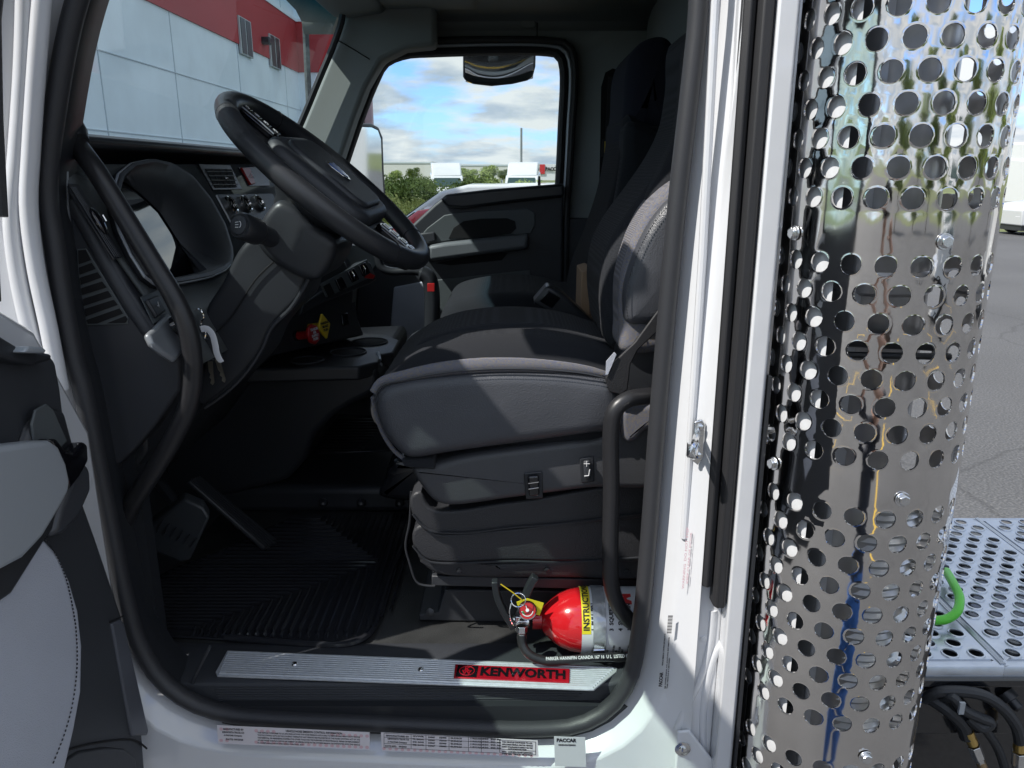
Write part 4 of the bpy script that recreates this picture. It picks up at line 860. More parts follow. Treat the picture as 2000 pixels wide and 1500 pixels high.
for k in range(20):
    xa = ex(1153)+.0052*k
    if xa > .25: break
    t_ = wraptext(['HOLD UPRIGHT', 'PULL PIN', 'AIM AT BASE OF FIRE', 'SQUEEZE LEVER', 'SWEEP SIDE TO SIDE'][k % 5], .0048, xa, -60+rnd.random()*4, .0001, INK, 'l'); mb.add(t_.v, t_.f)
    if k % 3 == 0:
        t_ = wraptext(['1  PULL PIN', '2  AIM', '3  SQUEEZE', '4  SWEEP'][(k//3) % 4], .0095, xa, 14, .0004, INK, 'l'); mb.add(t_.v, t_.f)
mb.build('label_print', INK, fe)
mb = MB()
for k in (2, 6, 11): 
    t_ = wraptext('WARNING', .0052, ex(1153)+.0052*k+.0026, -58, .0002, RINK, 'l'); mb.add(t_.v, t_.f)
t_ = wraptext('M', .03, ex(1215), 58, .002, RINK, 'l'); mb.add(t_.v, t_.f)
mb.build('label_red_print', RINK, fe)
# clamp band and latch
shell('clamp_band', ex(1152), ex(1176), -75, 130, ER+.0030, mat('clear_strap', (.55, .57, .58), .25, metal=.5, wav=.002, wscale=60))
mb = MB(); lp = [cylpt(R_(a), ex(x), ER+.007) for a, x in [(-18,1154),(-18,1172),(-52,1174),(-78,1172),(-78,1154),(-52,1153)]]
mb.tube(lp, .0016, 8, closed=True); mb.build('clamp_latch', CHR, fe)
shell('latch_plate', ex(1154), ex(1173), -35, -6, ER+.006, ZNC)
# valve, gauge, levers
c = PY(1020, 1212, EY-.01)
mb = MB(); mb.lathe([(.011, -.012), (.013, 0), (.013, .018), (.010, .022)], PY(1012, 1213, EY), (1, 0, 0), 20); mb.box(PY(1016,1213,EY), (.02, .022, .03)); mb.build('valve_body', ZNC, fe, bevel=.002)
mb = MB(); mb.lathe([(.0145, 0), (.0145, .016)], PY(1040, 1213, EY), (1, 0, 0), 24); mb.build('neck_collar', mat('dark_red_plastic', (.30, .01, .015), .3), fe)
gc = PY(1030, 1192, EY-.045); gn = (EYE-gc).normalized()
mb = MB(); mb.lathe([(.016, -.02), (.0165, 0), (.0165, .003), (.0145, .0045), (.0143, .0032)], gc, gn, 28, caps=False); gg = mb.build('pressure_gauge', CHR, fe)
mb = MB(); mb.lathe([(.0145, .0028), (.0145, .0030)], gc, gn, 24); mb.build('gauge_face', REDP, fe)
gx_ = V((1, 0, 0)); gx_ = (gx_-gn*gx_.dot(gn)).normalized(); gy_ = gn.cross(gx_)
mb = MB(); mb.tube([gc+gn*.0033+(gx_*math.cos(t)+gy_*math.sin(t))*.010 for t in [math.pi*(1.05+.9*i/14) for i in range(15)]], .0008, 5); mb.tube([gc+gn*.0036, gc+gn*.0036+gx_*-.003+gy_*.009], .0007, 5); mb.lathe([(.003, .003), (.003, .0045)], gc, gn, 12); mb.build('gauge_marks', PAPR, fe)
mb = MB(); mb.tube([gc+gn*.0033+(gx_*math.cos(t)+gy_*math.sin(t))*.008 for t in [math.pi*(1.05+.25*i/6) for i in range(7)]], .0012, 5); mb.build('gauge_green_arc', mat('green_print', (.05, .4, .1), .5), fe)
def lever(pts, w):
    q = MB(); P = cat([PY(x, y, Yv) for x, y, Yv in pts], 16, False); L1 = []; R1 = []
    for i, p in enumerate(P):
        t = (P[min(i+1, 15)]-P[max(i-1, 0)]).normalized(); s = t.cross(V((0, 1, 0))).normalized(); ww = w*(1-.35*i/15*0); L1.append(p+s*ww); R1.append(p-s*ww)
    q.prism(L1+R1[::-1], (0, .016, 0)); q.build('squeeze_lever', PLB, fe, bevel=.0015)
lever([(966,1138,1.20),(970,1165,1.20),(985,1200,1.20),(1003,1230,1.205)], .0055)
lever([(1046,1130,1.21),(1036,1146,1.21),(1026,1170,1.21),(1016,1200,1.21)], .0065)
mb = MB(); pc = PY(1012, 1172, 1.185); mb.tube([pc+V((math.cos(t)*.0125, .004*math.sin(t*1), math.sin(t)*.011)) for t in [6.2832*i/28 for i in range(28)]], .0011, 6, closed=True)
mb.tube(cat([PY(x, y, 1.188) for x, y in [(998,1178),(995,1195),(998,1212),(1003,1222)]], 10, False), .001, 6); mb.build('pull_pin', CHR, fe)
mb = MB(); mb.tube([PY(978,1141,1.18), PY(1000,1156,1.18), PY(1022,1174,1.182)], .0011, 6); mb.build('seal_tie', YEL, fe)
mb = MB(); mb.prism([PY(x, y, 1.205) for x, y in [(1009,1176),(1030,1169),(1062,1178),(1054,1202),(1040,1198),(1020,1186),(1010,1182)]], (0, .001, 0)); mb.build('inspection_tag', YLB, fe)
mb = MB(); a_ = PY(1019, 1222, 1.20); mb.lathe([(.0105, 0), (.0105, .012), (.0085, .013), (.0095, .024)], a_, PY(1019,1248,1.195)-a_, 6); mb.build('hose_fitting', ZNC, fe, bevel=.001)
hp = cat([PY(x, y, Yv) for x, y, Yv in [(1019,1240,1.195),(1020,1258,1.19),(1032,1277,1.182),(1062,1290,1.178),(1110,1290,1.175),(1160,1284,1.175),(1240,1284,1.18),(1300,1286,1.185)]], 60, False)
mb = MB(); mb.tube(hp, .0082, 16); mb.build('hose', mat('hose_rubber', (.022, .022, .024), .28), fe)
mb = MB(); t0 = PY(1066, 1287, 1.166); t1 = PY(1235, 1281, 1.168); xd = (t1-t0).normalized(); yd = (EYE-t0).normalized().cross(xd); yd = yd if yd.z > 0 else -yd
textmesh(mb, 'PARKER HANNIFIN CANADA 167 16  U L  LISTED FIRE', .0078, t0+(EYE-t0).normalized()*.0012, xd, yd, .0001); kk = max((v-t0).dot(xd) for v in mb.v)
sc_ = (t1-t0).length/kk; mb.v = [v+xd*((v-t0).dot(xd)*(sc_-1)) for v in mb.v]; mb.build('hose_lettering', WINK, fe)

# ---- driver's door, swung open at the left
XD = -.60
def D(x, y, off=0): p = PX(x, y, XD); p.x += off; return p
far = [D(x, y) for x, y in [(-14,672),(60,690),(98,689),(112,705),(122,760),(136,880),(158,960),(190,1050),(240,1200),(262,1320),(280,1430),(288,1540)]]
dz = [V((XD, p.y, p.z)) for p in far]+[V((XD, 1.0, 1.16)), V((XD, .12, 1.16)), V((XD, .12, 2.02)), V((XD, .86, 2.02))]
mb = MB(); mb.prism([V((XD-.03, y, z)) for y, z in [(1.09, 1.17), (1.09, 1.78), (1.0, 1.95), (.86, 2.04), (.12, 2.06), (.12, 1.17)]], (-.045, 0, 0)); mb.build('driver_door', WHITE, truck, bevel=.01, seg=3)  # hinge-side edge widened towards the jamb to keep sun off the sill
door = [o for o in bpy.data.objects if o.name == 'driver_door'][0]
mb = MB(); mb.prism(dz, (-.034, 0, 0)); mb.build('door_panel', PLA, door, bevel=.012, seg=4)
fr_o = [(.93, 2.0), (.95, 2.10), (.972, 2.215), (1.0, 2.33), (1.04, 2.42), (1.04, 2.52), (.98, 2.585), (.80, 2.60), (.16, 2.64), (.12, 2.61), (.12, 2.0)]  # top front corner widened, out of view, to block sun on the cushion
fr_i = [(.90, 2.03), (.92, 2.12), (.945, 2.22), (.97, 2.33), (.955, 2.43), (.90, 2.485), (.78, 2.50), (.19, 2.545), (.18, 2.53), (.18, 2.03)]
mb = MB(); mb.ring_plate(fr_o, fr_i, lambda y, z: V((XD-.022, y, z)), 60); mb.build('window_frame', PLB, door, solid=.05, soff=-1)
mb = MB(); mb.prism([V((XD-.045, y, z)) for y, z in fr_i], (-.004, 0, 0)); mb.build('window_glass', glass('door_glass', (.86, .95, .91), .7), door)
mb = MB(); mb.tube([V((XD-.018, y, z)) for y, z in fr_o[1:6]], .008, 8); mb.build('frame_seal', RUB, door)
def dd(name, pts, off, th, m, bevel=.006, seg=3, **k):
    q = MB(); q.prism([D(x, y, off) for x, y in pts], (-th, 0, 0)); return q.build(name, m, door, bevel=bevel, seg=seg, **k)
dd('padded_insert', [(-80,1240),(0,1118),(44,1056),(62,1052),(90,1082),(112,1130),(130,1190),(138,1260),(136,1350),(122,1425),(104,1500),(90,1600),(-80,1600)], .018, .03, LGRY, .016, 5)
mb = MB(); pth = cat([D(x, y, .0195) for x, y in [(58,1052),(82,1088),(100,1130),(112,1180),(120,1230),(122,1300),(114,1370),(98,1430),(70,1500)]], 120, False)
for i in range(0, 118, 2): mb.tube([pth[i], pth[i+1]], .0009, 5)
mb.build('stitching', INK, door)
dd('arm_bowl', [(20,905),(45,830),(80,795),(112,800),(128,860),(138,925),(136,965),(112,1012),(80,1045),(50,1062),(10,1075)], .012, .02, PLS, .012, 4)
dd('latch_recess', [(40,830),(48,800),(70,788),(84,800),(112,862),(92,882),(60,868),(44,862)], .014, .004, PLG, .003)
dd('door_handle', [(-80,872),(10,862),(36,860),(54,872),(70,905),(78,940),(74,962),(52,1000),(20,1050),(-20,1090),(-80,1120)], .040, .03, SILP, .014, 5)
dd('pull_band', [(40,1012),(75,985),(64,1036),(52,1050),(-20,1160),(-80,1200),(-80,1130),(0,1066)], .026, .02, PLS, .005)
dd('pull_loop', [(56,1050),(72,990),(98,932),(122,898),(136,915),(139,958),(114,1012),(84,1042)], .030, .02, mat('loop_plastic', (.05, .053, .06), .28), .010, 4)
dd('latch_lever', [(40,858),(56,856),(74,878),(90,884),(112,862),(120,868),(122,900),(104,932),(80,960),(76,940),(64,898)], .036, .02, GLB, .005)
dd('switch_pod', [(-60,690),(-60,640),(0,676),(30,684),(72,692),(70,704),(30,714),(0,708)], .02, .03, PLS, .006)
dd('window_switch', [(-10,688),(0,676),(30,678),(37,684),(34,690),(4,690)], .034, .02, SILP, .003)
dd('edge_cover', [(214,1218),(232,1210),(238,1216),(286,1425),(284,1436),(254,1438)], .004, .01, mat('slate_blue_plastic', (.085, .09, .105), .38), .003)
dd('pocket_mouth', [(118,1500),(128,1480),(150,1466),(200,1458),(240,1462),(262,1480),(276,1600),(118,1600)], .003, .01, PLB, .004)
mb = MB(); mb.tube(cat([D(x, y, .002) for x, y in [(118,1468),(180,1452),(262,1446),(284,1462)]], 16, False), .0016, 6); mb.build('panel_seam', SHADE_SEAM, door)
mb = MB(); mb.tube([D(x, y, .001) for x, y in [(213,1215),(240,1203)]], .0012, 6); mb.build('panel_seam', SHADE_SEAM, door)
# pressed ridges of the front jamb
mb = MB()
for pts in ([(86,-40),(72,120),(60,300),(56,400),(70,520),(95,640),(118,760)], [(52,-80),(46,120),(34,300),(24,430),(36,540),(60,650),(80,720)]):
    mb.tube(cat([PY(x, y, 1.0885) for x, y in pts], 30, False), .012, 16)
mb.build('jamb_ridge', WHITE, truck)

# ---- stickers on the painted sill
def sticker(px0, px1, py0, w, h, Yv, lines, name):
    a_ = PY(px0, py0, Yv); b_ = PY(px1, py0+w, Yv); return a_, b_
ys_ = 1.078
def plate(quad, m, Yv, name='label', th=.0004):
    q = MB(); q.prism([PY(x, y, Yv) for x, y in quad], (0, -th, 0)); return q.build(name, m, truck)
def ptext(mb, txt, px, py, size_px, Yv, slope=.03, bold=.00012, wpx=None):
    o = PY(px, py, Yv); xd = (PY(px+100, py+100*slope, Yv)-o).normalized(); yd = V((0, -1, 0)).cross(xd)*-1; yd = V((0,1,0)).cross(xd)*-1
    if yd.z < 0: yd = -yd
    # keep letters facing the camera
    if xd.cross(yd).y > 0: pass
    n0 = len(mb.v); s = (PY(px, py-size_px, Yv)-o).length*1.25
    textmesh(mb, txt, s, o, xd, yd, bold, extrude=.0001)
    if wpx:
        w = max((v-o).dot(xd) for v in mb.v[n0:]); k = (PY(px+wpx, py+wpx*slope, Yv)-o).length/w
        for i in range(n0, len(mb.v)): v = mb.v[i]; mb.v[i] = v+xd*((v-o).dot(xd)*(k-1))
# the frame leans back a little between seal and flank: labels sit just proud of it
YL = 1.0785
LBL = []
LBL.append(plate([(424,1416),(722,1430),(722,1464),(426,1452)], STICK, YL, 'emission_label'))
LBL.append(plate([(744,1430),(1050,1446),(1052,1478),(746,1466)], STICK, YL, 'rating_label'))
LBL.append(plate([(1082,1438),(1143,1440),(1145,1498),(1084,1496)], mat('label_film', (.62, .63, .65), .25), YL-.0, 'maker_label'))
mb = MB()
for k in range(26):
    x = 432+k*11.4
    for r_ in (0, 1):
        if 2 <= k <= 5 or k > 5 and r_ == 0 and 9 < k < 19: continue
        c = PY(x, 1424+k*.55+22*r_, YL-.0005); mb.lathe([(.0032, 0), (.0018, .0001)], c, (0, -1, 0), 10)
mb.build('label_pattern', PINK, LBL[0]); mb = MB()
for k in range(25):
    c = PY(750+k*12, 1462+k*.6, YL-.0005); mb.lathe([(.0030, 0), (.0018, .0001)], c, (0, -1, 0), 10)
mb.build('label_pattern', PINK, LBL[1])
mb = MB(); yt = YL-.0008
ptext(mb, 'MANUFACTURED BY', 436, 1424, 4, yt, .04, wpx=40); ptext(mb, 'KENWORTH TRUCK CO', 434, 1430, 4, yt, .04, wpx=43); ptext(mb, 'A PACCAR Company', 437, 1436, 3, yt, .04, wpx=36)
ptext(mb, 'DATE: 09/2025', 441, 1444, 3.6, yt, .04, wpx=34)
ptext(mb, 'VEHICLE NOISE EMISSION CONTROL INFORMATION', 558, 1428, 4.4, yt, .045, wpx=110)
LN = ['THIS VEHICLE CONFORMS TO U.S. EPA REGULATIONS FOR NOISE EMISSION APPLICABLE TO MEDIUM AND HEAVY DUTY TRUCKS', 'THE FOLLOWING ACTS OR THE CAUSING THEREOF BY ANY PERSON ARE PROHIBITED BY THE NOISE CONTROL ACT OF 1972', 'THE REMOVAL OR RENDERING INOPERATIVE OTHER THAN FOR THE PURPOSES OF MAINTENANCE, REPAIR OR REPLACEMENT', 'OF ANY NOISE CONTROL DEVICE OR ELEMENT OF DESIGN LISTED IN THE OWNERS MANUAL INCORPORATED INTO THIS VEHICLE', 'IN COMPLIANCE WITH THE NOISE CONTROL ACT']
for k, w in enumerate(LN): ptext(mb, w, 503, 1431+k*5, 3.0, yt, .045, .00005, wpx=200 if k < 4 else 90)
mb.build('label_lettering', INK, LBL[0]); mb = MB()
ptext(mb, 'MANUFACTURED BY', 754, 1437, 3.2, yt, .05, wpx=45); ptext(mb, 'KENWORTH TRUCK CO', 757, 1443, 3.2, yt, .05, wpx=42); ptext(mb, 'A PACCAR Company', 757, 1449, 3, yt, .05, wpx=38); ptext(mb, 'DATE MFD.   09/2025', 752, 1457, 3, yt, .05, wpx=42)
for r_ in range(4):
    ptext(mb, ['GVWR', 'FR. GAWR', '2ND. GAWR', '3RD. GAWR'][r_], 806, 1438+r_*5.6, 3, yt, .05, wpx=22)
    for k, (x, w) in enumerate(((836,14),(858,14),(880,22),(918,24),(942,12),(958,10),(970,8))): ptext(mb, ['23587', '52000', '22.5X8.25', '11R22.5(G)', '620', '90', 'PSI'][k], x, 1440+r_*5.6+k*.8, 3, yt, .05, wpx=w)
for k, w in enumerate(['THIS VEHICLE CONFORMS TO ALL', 'APPLICABLE FEDERAL MOTOR VEHICLE', 'SAFETY STANDARDS IN EFFECT ON THE', 'DATE OF MANUFACTURE', 'VIN  1XKZD49X6TJ203553', 'TYPE VEH. TRUCK TRACTOR']): ptext(mb, w, 980+(12 if k == 3 else 0), 1449+k*4.7, 3, yt, .05, wpx=60-(24 if k == 3 else 0))
mb.build('label_lettering', INK, LBL[1]); mb = MB()
ptext(mb, 'PACCAR', 1087, 1446, 7.5, yt, .02, .0004, wpx=39); ptext(mb, '1XKZD49X6TJ203553', 1090, 1455, 3, yt, .02, wpx=34)
mb.build('label_lettering', INK, LBL[2])
mb = MB()
for a_, b_ in [((750,1432),(974,1443)), ((750,1440),(974,1451)), ((750,1452),(974,1463)), ((750,1460),(974,1471)), ((974,1445),(1046,1449)), ((1046,1449),(1046,1474)), ((976,1470),(1046,1474)), ((976,1446),(976,1470)), ((750,1432),(750,1460)), ((803,1434),(803,1463)), ((832,1436),(832,1464)), ((877,1438),(877,1466)), ((915,1440),(915,1468)), ((940,1441),(940,1469)), ((977,1463),(1046,1467))]:
    mb.tube([PY(*a_, yt), PY(*b_, yt)], .0003, 4)
mb.build('label_rules', INK, LBL[1])
# small label standing upright on the rear jamb
mb = MB(); q_ = [(1290,1335),(1308,1200),(1326,1200),(1312,1335)]
def vtext(mb, txt, px, py, size_px, Yv, wpx, bold=.0001):
    o = PY(px, py, Yv); xd = (PY(px+8, py-100, Yv)-o).normalized(); yd = V((-xd.z, 0, xd.x)); yd = yd if yd.x < 0 else -yd
    n0 = len(mb.v); s = (PY(px+size_px, py, Yv)-o).length*1.25; textmesh(mb, txt, s, o, xd, yd, bold, extrude=.0001)
    w = max((v-o).dot(xd) for v in mb.v[n0:]); k = (PY(px, py-wpx, Yv)-o).length/w
    for i in range(n0, len(mb.v)): v = mb.v[i]; mb.v[i] = v+xd*((v-o).dot(xd)*(k-1))
YV = 1.081
vtext(mb, 'PACCAR', 1290, 1341, 7, YV, 28, .0004); vtext(mb, 'VEHICLE EMISSION CONTROL INFORMATION', 1294, 1300, 3, YV, 62); vtext(mb, 'SEE OWNERS MANUAL FOR ADDITIONAL INFORMATION', 1299, 1345, 2.6, YV, 100); vtext(mb, 'THIS VEHICLE IS CERTIFIED', 1303, 1345, 2.6, YV, 60)
for k in range(17): p = PY(1307+k*.16, 1236-k*2.1, YV); mb.box(p, (.0075, .0004, .0007 if k % 3 else .0014))
mb.build('jamb_label_print', INK, truck)
mb = MB(); vtext(mb, 'WARNING  DO NOT STEP', 1334, 1150, 5, YV-.004, 120, .0001); vtext(mb, 'KEEP CLEAR OF DOOR', 1342, 1140, 4, YV-.004, 100); mb.build('jamb_label_print', PINK, truck)
mb = MB(); ptext(mb, 'S', 0, 0, 1, 1) if False else None

# ---- perforated sheets
def perf(mb, cols, rows, w, h, r, mp, ox=0, oy=0, lip=0.0, dim=0.0, edge=None, skip=None, rv=None):
    """staggered round holes in brick-laid cells; mp(s, t, d) gives the 3-d point. Half cells close the ends of shifted rows."""
    def cell(s0, t0, ww, hole):
        B = []
        nx = 8 if ww == w else 4
        for i in range(nx): B.append((s0-ww/2+ww*i/nx, t0-h/2))
        for i in range(4): B.append((s0+ww/2, t0-h/2+h*i/4))
        for i in range(nx): B.append((s0+ww/2-ww*i/nx, t0+h/2))
        for i in range(4): B.append((s0-ww/2, t0+h/2-h*i/4))
        n = len(B)
        if not hole: mb.add([mp(a, b, 0) for a, b in B], [tuple(range(n))]); return
        rr = rv(s0, t0) if rv else r; C = []
        for a, b in B:
            an = math.atan2((b-t0)/h, (a-s0)/w); C.append((math.cos(an), math.sin(an)))
        K = [(1, lip)] + ([(1.10, lip*.9), (1.22, 0)] if lip else [(1.07, -dim*.6), (1.25, -dim)])
        vs = [mp(a, b, 0) for a, b in B]
        for k, d in reversed(K): vs += [mp(s0+c[0]*rr*k, t0+c[1]*rr*k, d) for c in C]
        fs = []
        for q in range(len(K)):
            for i in range(n): j = (i+1) % n; fs.append((q*n+i, q*n+j, (q+1)*n+j, (q+1)*n+i))
        mb.add(vs, fs)
    for rw in range(rows):
        t0 = oy+(rw+.5)*h; sh = (rw % 2)
        if not sh:
            for c_ in range(cols):
                s0 = ox+(c_+.5)*w; cell(s0, t0, w, not (skip and skip(s0, t0)))
        else:
            cell(ox+w/4, t0, w/2, False); cell(ox+cols*w-w/4, t0, w/2, False)
            for c_ in range(cols-1):
                s0 = ox+(c_+1)*w; cell(s0, t0, w, not (skip and skip(s0, t0)))
def merged(mb, name, m, par, solid, soff=-1):
    import bmesh
    o = mb.build(name, m, par, smooth=True); bm = bmesh.new(); bm.from_mesh(o.data); bmesh.ops.remove_doubles(bm, verts=bm.verts, dist=1e-5)
    bmesh.ops.recalc_face_normals(bm, faces=bm.faces); bm.to_mesh(o.data); bm.free(); o.data.polygons.foreach_set('use_smooth', [True]*len(o.data.polygons))
    q = o.modifiers.new('solid', 'SOLIDIFY'); q.thickness = solid; q.offset = soff; q2 = o.modifiers.new('edge', 'EDGE_SPLIT'); q2.split_angle = R_(50); return o

# exhaust shield behind the cab
SX, SY, SR = .506, 1.070, .1362; PHI0 = R_(-106)
def smap(s, t, d):
    a = PHI0+s/SR; rr = SR+d+.0011*math.sin(t*9+a*2.3)*math.cos(a*3+t*4)
    return V((SX+math.sin(a)*rr, SY-math.cos(a)*rr, t))
CW_, CH_, HR_ = .0402, .0357, .0128; NC = 13
mb = MB(); zz1 = PY(1740, 388, .936).z
perf(mb, NC, 15, CW_, CH_, HR_, smap, 0, zz1-CH_/2, dim=.00022, rv=lambda s, t: .0065 if (abs(s-8.5*CW_) < .01 and abs(t-(zz1+CH_*9)) < .01) else HR_)
zt2 = PY(1740, 522, .936).z
perf(mb, NC, 8, CW_, CH_, HR_, smap, 0, zt2+CH_/2-8*CH_, dim=.00022)
zt3 = PY(1740, 1014, .936).z
perf(mb, NC, 10, CW_, CH_, HR_, smap, 0, zt3+CH_/2-10*CH_, dim=.00022)
zt4 = zt3+CH_/2-10*CH_-.045
perf(mb, NC, 8, CW_, CH_, HR_, smap, 0, zt4-8*CH_, dim=.00022)
def band(za, zb):
    n = NC*8; k = max(2, int((zb-za)/.02)); mb.loft([[smap(CW_*NC*i/n, za+(zb-za)*j/k, 0) for i in range(n+1)] for j in range(k+1)], closed=False, caps=False)
band(zt2+CH_/2, zz1-CH_/2); band(zt3+CH_/2, zt2+CH_/2-8*CH_); band(zt4, zt3+CH_/2-10*CH_)
mi_ = MB(); mi_.loft([[V((SX+math.sin(R_(a))*(SR-.010), SY-math.cos(R_(a))*(SR-.010), z)) for a in range(-112, -44, 4)] for z in (1.0, 1.9, 2.8)], closed=False, caps=False); mi_.build('brightening_liner', WHITE, truck)  # white liner added just inside the shield so sunlight whitens its left holes
shield = merged(mb, 'exhaust_shield', SHD, truck, .0022)
def sbolt(px, py):
    d = ray(px, py); oc = V((EYE.x-SX, EYE.y-SY)); A = d.x**2+d.y**2; B = 2*(d.x*oc.x+d.y*oc.y); C = oc.x**2+oc.y**2-(SR+.001)**2; disc = B*B-4*A*C
    if disc < 0: return
    t = (-B-math.sqrt(disc))/(2*A); p = EYE+d*t; nn_ = V((p.x-SX, p.y-SY, 0)).normalized()
    q = MB(); q.lathe([(.0100, 0), (.0100, .002)], p, nn_, 24); q.lathe([(.0080, .002), (.0080, .0065), (.007, .0078)], p, nn_, 6); q.build('shield_bolt', ZNC, shield, bevel=.0006)
for q in ((1553, 455), (1845, 472), (1762, 975), (1512, 905), (1690, 1478)): sbolt(*q)
mb = MB(); mb.prism([V((.3605, 1.055, 1.0)), V((.364, 1.055, 1.0)), V((.369, 1.12, 1.0)), V((.3605, 1.12, 1.0))], (0, 0, 1.7)); mb.build('shield_bracket', STL, truck)
mb = MB(); mb.lathe([(.078, .9), (.078, 1.70), (.07, 1.72), (.07, 1.735), (.078, 1.75), (.078, 1.98), (.083, 1.985), (.083, 2.01), (.078, 2.015), (.078, 2.8)], (.545, 1.165, 0), (0, 0, 1), 40); muf = mb.build('muffler', STL, truck)
mb = MB(); pr_ = []
for k in range(80): pr_.append((.081+.005*(k % 2), 1.15+.0065*k))
mb.lathe(pr_, (.545, 1.165, 0), (.02, 0, 1), 40, caps=False); mb.build('heat_wrap', mat('aluminised_wrap', (.60, .61, .62), .35, metal=.8, wav=.003, wscale=30), muf)
mb = MB(); mb.tube([V((.60, 1.05, 1.92)), V((.46, 1.06, 1.925))], .010, 8); mb.tube([V((.62, 1.06, 1.90)), V((.46, 1.05, 1.905))], .005, 8); mb.build('shield_stay', PLB, truck)
mb = MB(); a_ = PY(1478, 850, 1.075); 
for dz_ in (0, -.018): mb.tube([PY(1478, 838, 1.06)+V((0, 0, dz_)), PY(1520, 840, 1.06)+V((0, 0, dz_))], .0065, 10)
mb.build('hinge_pin', ZNC, truck)

# ---- deck plate over the frame, black tank below, hoses
dzv = 1.05; dY0 = PZ(1900, 1300, dzv).y; dY1 = PZ(1950, 1012, dzv).y
xa = PZ(2000, 1338, dzv).x; xb = PZ(1912, 1016, dzv).x
pw = xb-xa if xb-xa > .25 else .34
def dmap(X0):
    return lambda s, t, d: V((X0+s, dY0+.02+t, dzv+d))
print('deck', dY0, dY1, xa, xb)
dep = dY1-dY0-.04; nr = int(dep/.0415); hh = dep/nr
for k in range(-2, 3):
    X0 = xa+.012+pw*k; W_ = pw-.024; nc = int(W_/.060); ww = W_/nc
    mb = MB(); perf(mb, nc, nr, ww, hh, .0155, dmap(X0), lip=.0035)
    y0 = dY0; y1 = dY1
    for (xa_, xb_, ya_, yb_) in ((X0-.012, X0, y0, y1), (X0+W_, X0+W_+.0115, y0, y1), (X0, X0+W_, y0, y0+.02), (X0, X0+W_, y1-.02, y1)):
        mb.add([V((xa_, ya_, dzv)), V((xb_, ya_, dzv)), V((xb_, yb_, dzv)), V((xa_, yb_, dzv))], [(0, 1, 2, 3)])
    mb.add([V((X0-.012, y0, dzv)), V((X0+W_+.0115, y0, dzv)), V((X0+W_+.0115, y0, dzv-.03)), V((X0-.012, y0, dzv-.03))], [(0, 1, 2, 3)])
    merged(mb, 'deck_plate', DECK, truck, .003)
    mb = MB(); mb.tube([V((X0-.010, y0+.004, dzv+.001)), V((X0-.010, y1-.004, dzv+.001))], .004, 6); mb.tube([V((X0+W_+.008, y0+.004, dzv+.001)), V((X0+W_+.008, y1-.004, dzv+.001))], .003, 6); mb.build('plate_flange', DECK, truck)
BLK = mat('gloss_black_frame', (.008, .009, .012), .16, coat=.8)
mb = MB(); mb.box((1.2, (dY0+dY1)/2+.02, .93), (1.9, dY1-dY0, .17)); mb.box((1.2, dY0+.10, .60), (1.9, .03, .65)); mb.box((1.2, dY0+.0, 1.012), (1.9, .03, .022)); mb.build('truck_frame', BLK, truck, bevel=.004)
mb = MB(); mb.box((.62, 1.5, .70), (.5, .9, .25)); mb.build('frame_bracket', BLK, truck, bevel=.01)
fy = dY0+.02
mb = MB(); lq = [PY(x, y, fy+.061) for x, y in [(1868,1356),(1921,1358),(1919,1380),(1866,1378)]]
YT = fy-.02
def fp(x, y, o=0): return PY(x, y, YT+o)
def hose(pts, r, name, m, n=10):
    q = MB(); q.tube(cat([fp(x, y, o) for x, y, o in pts], 40, False), r, n); return q.build(name, m, truck)
HR = mat('hose_black', (.022, .024, .028), .5, bump=.4, bscale=400)
mb = MB(); mb.prism([fp(x, y, .03) for x, y in [(1866,1354),(1921,1356),(1919,1379),(1874,1378)]], (0, -.001, 0)); mb.build('caution_label', PLB, truck)
mb = MB()
for k, w in enumerate(['for certain vehicle', 'configurations. Make sure', 'this will not accidently', 'turn on trailer equipment.']):
    o = fp(1881, 1359+k*5.2, .0280); textmesh(mb, w, .0075, o, (1, 0, .02), (0, 0, 1), .0001, extrude=.0001)
for p, q in (((1867,1355),(1920,1357)), ((1920,1357),(1918,1378)), ((1918,1378),(1868,1377)), ((1868,1377),(1867,1355))): mb.tube([fp(*p, .028), fp(*q, .028)], .0008, 4)
mb.build('caution_lettering', WINK, truck)
mb = MB(); mb.prism([fp(x, y, .03) for x, y in [(1902,1344),(1924,1343),(1925,1349),(1902,1349)]], (0, -.001, 0)); mb.build('yellow_label', YLB, truck)
hose([(1806,1366,0),(1830,1352,-.02),(1870,1350,-.03),(1920,1358,-.04),(1960,1385,-.04),(1985,1420,-.04),(1992,1450,-.04)], .013, 'air_hose', HR)
hose([(1812,1360,0),(1850,1385,-.03),(1880,1415,-.03),(1888,1440,-.03)], .016, 'cable_loom', HR)
hose([(1835,1368,-.01),(1860,1362,-.04),(1880,1385,-.05),(1910,1400,-.05),(1935,1412,-.05),(1920,1422,-.05),(1890,1400,-.04)], .012, 'cable_loom', HR)
hose([(1880,1385,-.02),(1910,1410,-.03),(1945,1455,-.03),(1962,1500,-.03),(1970,1540,-.03)], .010, 'air_hose', HR)
def fitting(a, b, r, m1, name):
    A = fp(*a, -.035); B = fp(*b, -.035); L1 = (B-A).length; q = MB(); n6 = 6
    q.lathe([(r, 0), (r*1.05, L1*.08), (r*.92, L1*.12), (r*1.05, L1*.18), (r*.95, L1*.25)], A, B-A, 18); q.build('brass_ferrule', BRASS, truck)
    q = MB(); q.lathe([(r*1.2, L1*.28), (r*1.2, L1*.52), (r*.9, L1*.54), (r*.9, L1*.62)], A, B-A, 6); q.build('hose_fitting', ZNC, truck, bevel=.0008)
    q = MB(); q.lathe([(r*.85, L1*.6), (r*.95, L1)], A, B-A, 16); q.build('hose_elbow', mat('aged_brass', (.45, .33, .20), .4, metal=.9), truck)
